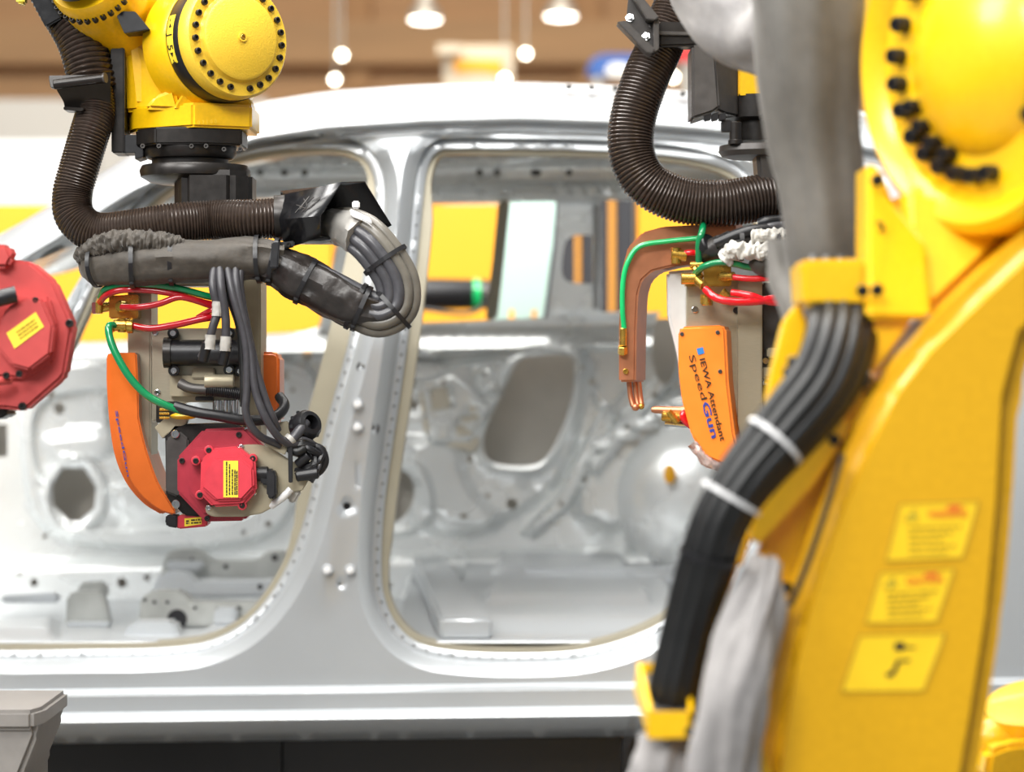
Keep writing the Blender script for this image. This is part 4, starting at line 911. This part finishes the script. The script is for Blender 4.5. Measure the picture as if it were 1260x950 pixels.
# frame plates
MB().poly([G(x, y, .0) for x, y in [(821, 334), (868, 330), (905, 340), (905, 560), (870, 540), (845, 500), (832, 430), (822, 390)]], (0, .03, 0), .004).build('side_plate', 'plate_white', rg)
MB().poly([G(x, y, -.03) for x, y in [(845, 345), (922, 345), (922, 560), (880, 560), (870, 430), (845, 410)]], (0, .03, 0), .002).build('front_plate', 'aluminium', rg)
MB().px([(908, 345), (938, 345), (938, 500), (950, 560), (920, 575), (908, 520)], YG - .045, .04, .002).build('side_plate', 'aluminium', rg)
MB().px([(938, 348), (965, 348), (965, 520), (938, 520)], YG - .01, .02, .002).build('back_plate', 'graphite', rg)
for k, (x, y, m) in enumerate(((942, 444, 'chrome'), (855, 381, 'chrome'), (906, 382, 'black_metal'))): bolt('screw', G(x, y, -.031 if x < 930 else -.012), (0, -1, 0), .0052, .003, m, rg)
mb = MB(); mb.px([(938, 452), (962, 452), (962, 468), (938, 468)], YG - .03, .03, .002); mb.px([(944, 428), (962, 428), (962, 440), (944, 440)], YG - .03, .03, .002); mb.build('bracket', 'plate_beige', rg)
MB().cyl(G(940, 468, -.03), G(972, 474, -.03), .008, 14, .001).build('shaft', 'chrome', rg)
# orange cover
oc2 = MB()
f0 = [(838, 402), (888, 400), (893, 404), (896, 470), (903, 530), (911, 570), (890, 572), (866, 562), (850, 535), (838, 490), (834, 455), (834, 408)]
oc2.poly([G(x, y, -.065) for x, y in f0], Vector((.028, .095, 0)), .006, 3); oc2 = oc2.build('orange_cover', 'orange_bright', rg)
for x, y in ((839, 411), (883, 409), (886, 457)): bolt('bolt', G(x, y, -.0655), (0, -1, 0), .0032, .0015, 'graphite', oc2)
d1 = G(887, 546, 0) - G(859, 436, 0); upv = Vector((d1.z, 0, -d1.x)) * -1
b0_ = G(857, 429, -.0655); e0 = d1.normalized(); u0 = Vector((-e0.z, 0, e0.x))
if u0.x < 0: u0 = -u0
MB().poly([b0_, b0_ + e0 * .010, b0_ + e0 * .010 + u0 * .010, b0_ + u0 * .010], (0, -.0006, 0)).build('logo_square', 'sticker_blue', oc2)
letters('lettering', 'IEWA Attendant', G(860.5, 441, -.0655), e0, u0, .0118, 'print', oc2, width=.131, bold=.01)
d2 = G(877, 540, 0) - G(847, 437, 0); e2 = d2.normalized(); u2 = Vector((-e2.z, 0, e2.x))
if u2.x < 0: u2 = -u2
letters('lettering', 'Speed', G(847, 437, -.0655), e2, u2, .0135, 'print', oc2, width=.072, bold=.0)
letters('lettering', 'Gun', G(863, 495, -.0655), e2, u2, .0155, 'print_blue', oc2, width=.058, bold=.02)
mb = MB(); mb.tube([G(852, 545, -.06), G(868, 566, -.06), G(888, 574, -.05), G(905, 572, -.03)], .008, 12, wr=.004, wsc=90, flat=1.5); mb.build('clear_film', 'film', rg, label='clear film at the foot of the orange cover')
# brass manifold and hoses
mf = MB(); mf.px([(866, 322), (900, 322), (900, 352), (866, 352)], YG - .06, .05, .002); mf.px([(843, 345), (864, 345), (864, 352), (843, 352)], YG - .055, .03, .001); mf = mf.build('manifold', 'brass', rg)
for a_, b_, r_ in (((838, 343, -.06), (856, 343, -.06), .009), ((856, 343, -.06), (866, 352, -.075), .007), ((870, 365, -.07), (870, 376, -.07), .009), ((888, 340, -.07), (903, 340, -.085), .007), ((826, 313, -.03), (845, 315, -.03), .009), ((832, 305, -.03), (832, 325, -.03), .008), ((855, 330, -.05), (862, 342, -.06), .006), ((888, 358, -.06), (896, 366, -.06), .007), ((850, 326, -.04), (870, 326, -.05), .006)):
    MB().cyl(G(*a_), G(*b_), r_, 14, .001).build('fitting', 'brass', mf)
MB().px([(862, 362), (876, 362), (876, 374), (862, 374)], YG - .075, .02, .001).build('fitting_block', 'brass', mf)
tube_part('red_hose', [(868, 356, -.08), (880, 366, -.095), (900, 371, -.1), (930, 371, -.1), (962, 366, -.09), (1000, 366, -.07)], .0062, 'bright_red_hose', rg, G)
tube_part('red_hose', [(900, 360, -.09), (925, 364, -.1), (950, 372, -.095), (1000, 374, -.07)], .0055, 'bright_red_hose', rg, G)
tube_part('red_hose', [(902, 341, -.085), (925, 343, -.09), (950, 342, -.09), (1000, 340, -.07)], .005, 'bright_red_hose', rg, G)
tube_part('red_hose', [(838, 313, -.03), (850, 311, -.035), (866, 313, -.03)], .005, 'bright_red_hose', rg, G)
tube_part('green_hose', [(860, 322, -.06), (860, 300, -.07), (864, 285, -.07), (866, 272, -.04)], .0055, 'green_hose', rg, G)
tube_part('green_hose', [(856, 336, -.06), (866, 328, -.08), (885, 323, -.09), (905, 325, -.095), (930, 330, -.09), (1000, 334, -.07)], .0052, 'green_hose', rg, G)
# wrapped cables over the gun
wc = thing('cable_bundle', 'dark cables with gathered pale cloth above the lettered orange cover', 'cables', G(920, 310, -.05))
MB().tube([G(866, 312, -.05), G(885, 305, -.07), (G(905, 300, -.075)), G(940, 300, -.07), G(1000, 296, -.05)], [.017, .02, .02, .02, .02], 18, step=.004, wr=.003, wsc=60).build('dark_wrap', 'dark_cloth', wc)
MB().cyl(G(866, 304, -.06), G(874, 298, -.07), .016, 18, .002).build('plug', 'black', wc)
c_ = resample(catmull([G(892, 318, -.095), G(905, 308, -.105), G(930, 310, -.11), G(955, 306, -.11), G(985, 306, -.09)], 10), .0014)
MB().tube(c_, lambda t: .013 + .0012 * math.sin(t * 60), 32, per=1, wr=.003, wsc=120, fold=.004, fl=26, fk=1.5).build('gathered_cloth', 'pale_cloth', wc, label='gathered pale cloth strip')
c_ = resample(catmull([G(925, 292, -.1), G(950, 290, -.105), G(990, 292, -.09)], 10), .0014)
MB().tube(c_, lambda t: .011 + .0008 * math.sin(t * 50), 28, per=1, wr=.0025, wsc=120, fold=.003, fl=22, fk=1.5).build('gathered_cloth', 'pale_cloth', wc, label='gathered pale cloth strip')
MB().tube([G(925, 320, -.09), G(940, 326, -.095), G(965, 326, -.09), G(1000, 320, -.08)], [.012, .018, .018, .015], 16, wr=.002, wsc=60).build('olive_wrap', 'olive_cloth', wc)
MB().tube([G(880, 300, -.085), G(910, 288, -.09), G(940, 282, -.09), G(1000, 278, -.08)], .009, 12).build('cable', 'black', wc)
MB().tube([G(934, 276, -.06), G(950, 272, -.065), G(1000, 272, -.05)], .009, 12).build('cable', 'black', wc)
MB().tube([G(936, 282, -.09), G(960, 278, -.09), G(1000, 280, -.08)], .007, 12).build('cable', 'cable_grey', wc)
tie(G(912, 302, -.085), (1, 0, 0), .021, .022, wc); tie(G(957, 304, -.1), (1, 0, .05), .018, .026, wc)

# hose of the right robot
rh = thing('corrugated_hose', 'black corrugated hose curving under the right robot wrist above the copper arm', 'hose', G(800, 230, -.02))
MB().ribbed([G(850, -70, .03), G(838, -10, .02), G(815, 50, 0), G(793, 100, -.02), G(778, 150, -.03), G(778, 192, -.035), G(797, 226, -.04), G(838, 246, -.04), G(890, 250, -.04), G(940, 243, -.03), G(1000, 240, -.01)], .0365, .0056, .0034).build('hose', 'hose_rubber', rh)

# ------------------------------------------------------------------ right robot
rr_ = thing('welding_robot', 'large yellow robot arm with warning stickers filling the right side', 'robot', (P(1120, 0, 3.1).x, 3.2, 0))
# wrist end: bracket, black box, flange
ch = MB()
ch.poly([G(774, -12, -.06), G(770, 30, -.06), G(804, 64, -.06), G(809, 20, -.06)], (0, .006, 0), .001)
ch.poly([G(759, 27, -.10), G(770, 25, -.10), G(806, 60, -.10), G(803, 66, -.10), G(796, 65, -.10)], (0, .045, 0), .0015)
ch.poly([G(774, -12, -.10), G(784, -12, -.10), G(811, 21, -.10), G(806, 25, -.10), G(796, 24, -.10)], (0, .045, 0), .0015)
ch.poly([G(804, 26, -.09), G(811, 22, -.09), G(811, 60, -.09), G(804, 66, -.09)], (0, .035, 0), .001)
ch.build('hose_bracket', 'graphite', rr_)
for x, y in ((775, 22), (795, 45), (803, 30)): bolt('bolt', G(x, y, -.061), (-.3, -1, .2), .005, .006, 'chrome' if x != 803 else 'black_metal', rr_, False)
MB().px([(810, 26), (880, 28), (880, 56), (810, 58)], YG - .05, .05, .004).build('bracket_arm', 'black_metal', rr_)
MB().px([(810, 38), (880, 40), (880, 44), (810, 43)], YG - .056, .01, .001).build('bracket_lip', 'graphite', rr_)
bxm = MB(); bxm.poly([G(851, 55, -.06), G(880, 55, -.06), G(886, 132, -.06), G(878, 138, -.06), G(851, 147, -.06)], (.0, .1, 0), .004); bxm.poly([G(879, 55, -.06), G(908, 55, -.02), G(908, 143, -.02), G(893, 140, -.04), G(880, 134, -.06)], (0, .08, 0), .003); bxm.build('connector_box', 'graphite', rr_)
for x in (871, 880, 889): MB().px([(x - 4, 140), (x + 4, 138), (x + 4, 147), (x - 4, 149)], YG - .055, .02, .001).build('terminal', 'black', rr_)
MB().px([(906, 60), (940, 60), (940, 122), (906, 122)], YG - .02, .1, .006).build('wrist_housing', 'yellow', rr_)
fr = MB(); fr.lathe([(.05, .02), (.055, .02), (.055, -.015), (.04, -.02), (.04, -.05), (.0, -.05)], G(932, 135, .03), (0, 0, 1), 40); fr.cyl(G(905, 150, -.045), G(905, 178, -.045), .0095, 16, .001); fr.cyl(G(905, 172, -.045), G(905, 178, -.045), .0115, 16, .001); fr.build('flange_adaptor', 'black_metal', rr_)
MB().px([(888, 148), (900, 148), (900, 162), (888, 162)], YG - .05, .02, .001).build('terminal', 'black', rr_)
fr = MB(); fr.lathe([(.05, .008), (.064, .005), (.066, -.004), (.06, -.012), (.05, -.014), (.0, -.014)], G(936, 184, .0), (0, 0, 1), 44); fr.px([(930, 184), (965, 184), (965, 240), (935, 240)], YG - .05, .08, .006); fr.build('tool_flange', 'graphite', rr_)

YR = 3.1
def R(x, y, d=0.): return D(x, y, YR, d)
# grey fabric covers: over the wrist (upper) and over the cables on top of the arm
cv_ = MB(); cv_.tube([D(850, -70, 3.95, 0), D(865, -10, 3.92, 0), D(900, 22, 3.85, 0), D(945, 30, 3.8, 0), D(1000, 20, 3.7, 0)], [.045, .052, .060, .068, .08], 44, step=.006, fold=.014, fl=2); cv_.build('wrist_cover', 'grey_cloth', rr_, label='grey fabric cover over the wrist')
cv_ = MB(); cv_.tube([R(988, -90, .30), R(988, -20, .3), R(992, 60, .28), R(1000, 140, .27), R(1009, 220, .26), R(1017, 290, .25), R(1022, 322, .25)], [.070, .068, .065, .061, .055, .050, .047], 48, step=.006, fold=.012, fl=2.2); cv_.build('cable_cover', 'cover_cloth', rr_, label='grey fabric cover over the cables')
cv_ = MB(); cv_.tube([R(960, 300, .3), R(968, 340, .27), R(978, 385, .22), R(990, 420, .18)], [.014, .018, .018, .012], 24, step=.006, fold=.008, fl=2); cv_.build('cable_cover', 'cover_cloth', rr_, label='grey fabric cover over the cables')
MB().tube([P(1200, 40, 3.35), P(1110, -20, 3.7), P(1010, -10, 4.1), P(940, 30, 4.42)], [.10, .08, .06, .05], 24).build('forearm', 'yellow', rr_)
# joint: deep yellow drum with dished face and two rows of bolts
nj = Vector((-.84, -.54, -.03)).normalized(); jc = R(1188, 70, .02)
mb = MB(); mb.lathe([(0, -.22), (.19, -.22), (.197, -.03), (.193, -.012), (.182, -.004), (.165, -.012), (.158, -.02), (.108, -.02), (.102, -.012), (.09, -.004), (.06, .012), (.03, .018), (.0, .018)], jc, nj, 72)
mb.build('joint_housing', 'yellow', rr_)
uj = (Vector((0, 0, 1)) - nj * nj.z).normalized(); rj = uj.cross(nj)
if rj.x < 0: rj = -rj
for deg in (-96, -82, -112, -68, -52, -39, -26, -14, -2, 9, 72, 84, 60, 100, 116, 132, -130, 150, -150): 
    a_ = math.radians(deg); bolt('bolt', jc + (-uj * math.cos(a_) + rj * math.sin(a_)) * .130 - nj * .02, nj, .0095, .018, 'black', rr_)
for deg in (-66, -52, -38, -24, 52, 66): 
    a_ = math.radians(deg); bolt('bolt', jc + (-uj * math.cos(a_) + rj * math.sin(a_)) * .113 - nj * .02, nj, .0085, .018, 'black', rr_)
# webs and brackets round the joint
mb = MB(); mb.poly([R(1066, 200, .06), R(1084, 206, .06), R(1100, 250, .06), R(1140, 300, .05), R(1146, 392, .0), R(1066, 392, .0)], (0, .1, 0), .005); mb.build('side_bracket', 'yellow', rr_)
for x, y in ((1079, 222), (1080, 280), (1061, 358), (1079, 357)): bolt('bolt', R(x, y, .048 if y < 300 else .0), (0, -1, 0), .007, .008, 'black_metal', rr_)
MB().poly([R(1108, 225, .09), R(1200, 240, .09), R(1262, 280, .07), R(1140, 396, .03), R(1116, 330, .05)], (0, .1, 0), .014, 3).build('web', 'yellow', rr_)
mb = MB(); mb.poly([R(985, 320, .02), R(1066, 318, .02), R(1066, 377, .02), R(988, 376, .02)], (0, .12, 0), .005); mb.build('clamp_block', 'yellow', rr_)
# main arm casting
arm = [(1300, 250), (1262, 288), (1200, 345), (1128, 415), (1085, 470), (1050, 540), (1018, 612), (990, 690), (972, 748), (957, 810), (942, 900), (925, 1030), (905, 1500), (1190, 1500), (1196, 1030), (1206, 950), (1218, 880), (1237, 760), (1250, 620), (1257, 490), (1275, 420), (1320, 380)]
AR = MB(); AR.poly([R(x, y, -.05) for x, y in arm], (0, .20, 0), .022, 5); armo = AR.build('lower_arm', 'yellow_shaded', rr_)
bt = MB(); bt.sphere(R(1045, 1520, .05), .19, 16, (1, .8, 1)); bt.lathe([(.30, -.36), (.30, -.32), (.22, -.3), (.20, 0), (.15, .05)], Vector((R(1045, 0).x, YR + .05, .36)), (0, 0, 1), 36); bt.build('pedestal', 'yellow', rr_)
# groove seam along the arm and the shaded side plate behind it
MB().tube([R(1037, 560, -.054), R(1018, 622, -.057), R(998, 682, -.058), R(980, 728, -.058), R(972, 745, -.056)], .0035, 8).build('seam', 'print', rr_, label='dark seam of the arm')
MB().poly([R(x, y, .03) for x, y in [(1052, 455), (1085, 470), (1060, 530), (1015, 640), (976, 748), (950, 730), (930, 690), (960, 610), (1030, 520)]], (0, .03, 0), .004).build('side_plate', 'yellow_shaded', rr_)
for x, y in ((967, 723), (1026, 541)): bolt('bolt', R(x, y, .0), (0, -1, 0), .0065, .01, 'black', rr_)
# pale rails carrying the cables
for pts, d in (([(1020, 506), (1046, 518), (1046, 530), (1000, 600), (935, 672), (922, 660), (925, 640)], .0), ([(948, 632), (926, 662), (912, 700), (893, 690), (900, 675)], .03), ([(905, 655), (922, 664), (895, 735), (872, 800), (855, 866), (843, 862), (862, 790), (880, 720)], .04), ([(966, 395), (984, 372), (1002, 420), (985, 470), (940, 515), (950, 460)], .1), ([(1068, 392), (1125, 392), (1080, 455), (1054, 462)], .02), ([(888, 690), (905, 684), (908, 702), (892, 706)], .01)):
    MB().poly([R(x, y, d) for x, y in pts], (0, .05, 0), .003).build('cable_rail', 'yellow', rr_)
for x, y, r_ in ((1058, 466, .0125), (975, 445, .006), (973, 459, .009), (1026, 541, .006), (988, 700, .004)): MB().cyl(R(x, y, -.005), R(x, y, .06), r_, 16, .002).build('knob', 'black', rr_)
# frame clamp for the cables, low on the arm
fc = MB()
fc.poly([R(797, 876, -.06), R(853, 876, -.06), R(853, 908, -.06), R(800, 910, -.06)], (0, .006, 0), .001)
fc.poly([R(797, 874, -.06), R(797, 910, -.06), R(780, 852, .04), R(784, 816, .04)], Vector((.006, .001, 0)), .001)
fc.poly([R(784, 816, .04), R(846, 816, .04), R(846, 850, .04), R(780, 852, .04)], (0, .005, 0), .001)
fc.poly([R(847, 874, -.06), R(853, 874, -.06), R(850, 816, .04), R(844, 816, .04)], (0, 0, -.03), .001)
fc.build('cable_frame', 'yellow', rr_)
MB().poly([R(797, 884, -.055), R(850, 884, -.055), R(846, 828, .04), R(784, 828, .04)], (0, 0, -.006), .001).build('frame_pad', 'graphite', rr_)
bolt('bolt', R(848, 900, -.062), (0, -1, 0), .005, .006, 'black_metal', rr_)
MB().poly([R(x, y, -.03) for x, y in [(832, 960), (838, 935), (853, 912), (870, 905), (866, 960)]], (0, .05, 0), .004).build('bracket', 'yellow', rr_)
MB().poly([R(x, y, -.07) for x, y in [(918, 960), (918, 905), (926, 900), (940, 915), (950, 960)]], (0, .03, 0), .003).build('bracket', 'yellow', rr_)
for y in (907, 935): bolt('bolt', R(920, y, -.071), (0, -1, 0), .005, .006, 'black', rr_)
# warning stickers
def sticker(q, seed, head=None):
    pts = [R(x, y, -.0502) for x, y in q]; tl, tr, br_, bl = pts
    o = quad_plate('warning_sticker', pts, .0006, 'label_pale', rr_)
    for a_, b_ in ((tl, tr), (tr, br_), (br_, bl), (bl, tl)): MB().tube([a_ + Vector((0, -.0006, 0)), b_ + Vector((0, -.0006, 0))], .0009, 6, per=1).build('border', 'print_faint', o)
    U = (tr - tl); V_ = (bl - tl)
    def at(u, v): return tl + U * u + V_ * v + Vector((0, -.0008, 0))
    if head:
        MB().poly([at(.20, .08), at(.28, .30), at(.09, .30)], (0, -.0004, 0)).build('warning_triangle', 'print_faint', o)
        MB().poly([at(.20, .14), at(.245, .28), at(.135, .28)], (0, -.0008, 0)).build('warning_mark', 'label', o)
        MB().box(at(.192, .225) + Vector((0, -.0009, 0)), (.0012, .0006, .006)).build('warning_mark', 'print', o)
        letters('lettering', head, at(.40, .27), U, -V_, .012, 'print_red', o, width=U.length * .5, lift=.0005, bold=.02)
        mb = MB(); mb.poly([at(.62, .05), at(.80, .05), at(.79, .14), at(.61, .14)], (0, -.0004, 0)); mb.build('print_block', 'print_red', o)
        Lw = U.length; Lh = V_.length; rows = [(.18 * Lw + i * .002, (.86 - .1 * (i % 3)) * Lw, -(.42 + .115 * i) * Lh * .98) for i in range(5)]
        slant = V_ / Lh
        rnd = random.Random(seed); b = MB()
        for u0, u1, v in rows:
            x = u0
            while x < u1:
                L_ = min(u1 - x, rnd.uniform(.003, .011)); c0 = tl + U.normalized() * x + slant * (-v) + Vector((0, -.0008, 0))
                b.poly([c0, c0 + U.normalized() * L_, c0 + U.normalized() * L_ + slant * .0028, c0 + slant * .0028], (0, -.0003, 0)); x += L_ + .0018
        b = b.build('print_lines', 'print_faint', o, 0); b['kind'] = 'stuff'
    else:
        mb = MB(); mb.px([(1101, 791), (1112, 790), (1114, 795), (1127, 796), (1127, 798), (1113, 798), (1110, 801), (1100, 800)], YR - .0515, .0004); mb.build('pictogram', 'print', o, 0)
        mb = MB(); mb.px([(1103, 812), (1120, 811), (1120, 814), (1107, 815), (1103, 826), (1099, 832), (1092, 834), (1089, 829), (1097, 826)], YR - .0515, .0004); mb.build('pictogram', 'print', o, 0)
sticker([(1108, 620), (1204, 617), (1184, 686), (1090, 690)], 1, 'WARNING')
sticker([(1083, 705), (1174, 700), (1152, 765), (1065, 767)], 2, 'CAUTION')
sticker([(1058, 782), (1163, 779), (1136, 850), (1035, 851)], 3)
# fabric sleeve hanging beside the arm, and a bag at its foot
mb = MB(); mb.tube([R(946, 690, -.02), R(936, 730, -.06), R(918, 790, -.08), R(903, 850, -.09), R(893, 920, -.09), R(886, 1000, -.09)], [.010, .025, .034, .037, .038, .04], 56, step=.004, fold=.016, fl=2.2, fk=1.2); mb.build('fabric_sleeve', 'grey_cloth', rr_, label='grey fabric sleeve beside the arm')
mb = MB(); mb.tube([R(815, 905, -.01), R(812, 930, -.01), R(806, 970, -.01), R(800, 1040, -.01)], [.024, .034, .038, .04], 40, step=.005, fold=.012, fl=2); mb.build('fabric_sleeve', 'grey_cloth', rr_, label='grey fabric sleeve beside the arm')
MB().tube([R(779, 878, -.03), R(776, 900, -.04), R(768, 925, -.045), R(770, 960, -.045)], .0016, 6).build('string', 'black', rr_)

# black cable bundle running down the arm
bb = thing('cable_bundle', 'thick black cables with white ties running down the yellow arm', 'cables', R(915, 600, -.06))
cpath = catmull([R(1034, 325, .12), R(1036, 350, .08), R(1034, 410, .0), R(1012, 470, -.03), R(966, 528, -.05), R(918, 586, -.06), R(886, 640, -.06), R(866, 700, -.05), R(848, 770, -.03), R(832, 840, -.02), R(824, 882, -.01)], 8)
T, N, B = frames(cpath)
for k, (o1, o2, m) in enumerate(((-.028, .006, 'cable_black'), (-.015, -.008, 'cable_black'), (.0, -.012, 'cable_black'), (.015, -.008, 'cable_black'), (.027, .006, 'cable_black'), (-.012, .014, 'black'), (.012, .014, 'black'), (.036, .018, 'black'))):
    pts = []
    for i, p in enumerate(cpath):
        side = Vector((0, -1, 0)).cross(T[i]).normalized(); f = float(np.interp(i / len(cpath), [0, .35, .55, 1], [1.05, .95, .72, .66]))
        pts.append(p + side * o1 * f + Vector((0, o2, 0)))
    MB().tube(pts, .0098 if k < 5 else .0085, 14, per=1).build('cable', m, bb)
for i in (34, 44): tie(cpath[i] + Vector((0, .004, 0)), T[i], .026, .034, bb, 'white_plastic', wd=.0028)
tie(cpath[54] + Vector((0, .003, 0)), T[54], .026, .03, bb, 'black')

# second yellow casting low at the right edge
yc = thing('robot_base', 'rounded yellow casting at the lower right corner behind the arm', 'robot', (P(1270, 0, 3.7).x, 3.7, 0))
mb = MB(); mb.lathe([(.10, -.3), (.10, .0), (.085, .012), (.06, .02), (.06, .05), (.0, .06)], D(1275, 905, 3.7, 0), (-.2, -.35, .9), 40)
mb.sphere(D(1232, 912, 3.68, 0), .036, 14, (1.2, 1, 1)); mb.build('housing', 'yellow', yc)
mb = MB(); mb.poly([D(1216, 925, 3.6, 0), D(1240, 915, 3.6, 0), D(1300, 910, 3.6, 0), D(1300, 960, 3.6, 0), D(1210, 960, 3.6, 0)], (0, .1, 0), .008); mb.build('ledge', 'yellow', yc)
MB().lathe([(.16, -.0), (.16, .03), (.1, .05), (.09, .9)], (P(1275, 0, 3.7).x, 3.75, 0), (0, 0, 1), 30).build('pedestal', 'yellow', yc)
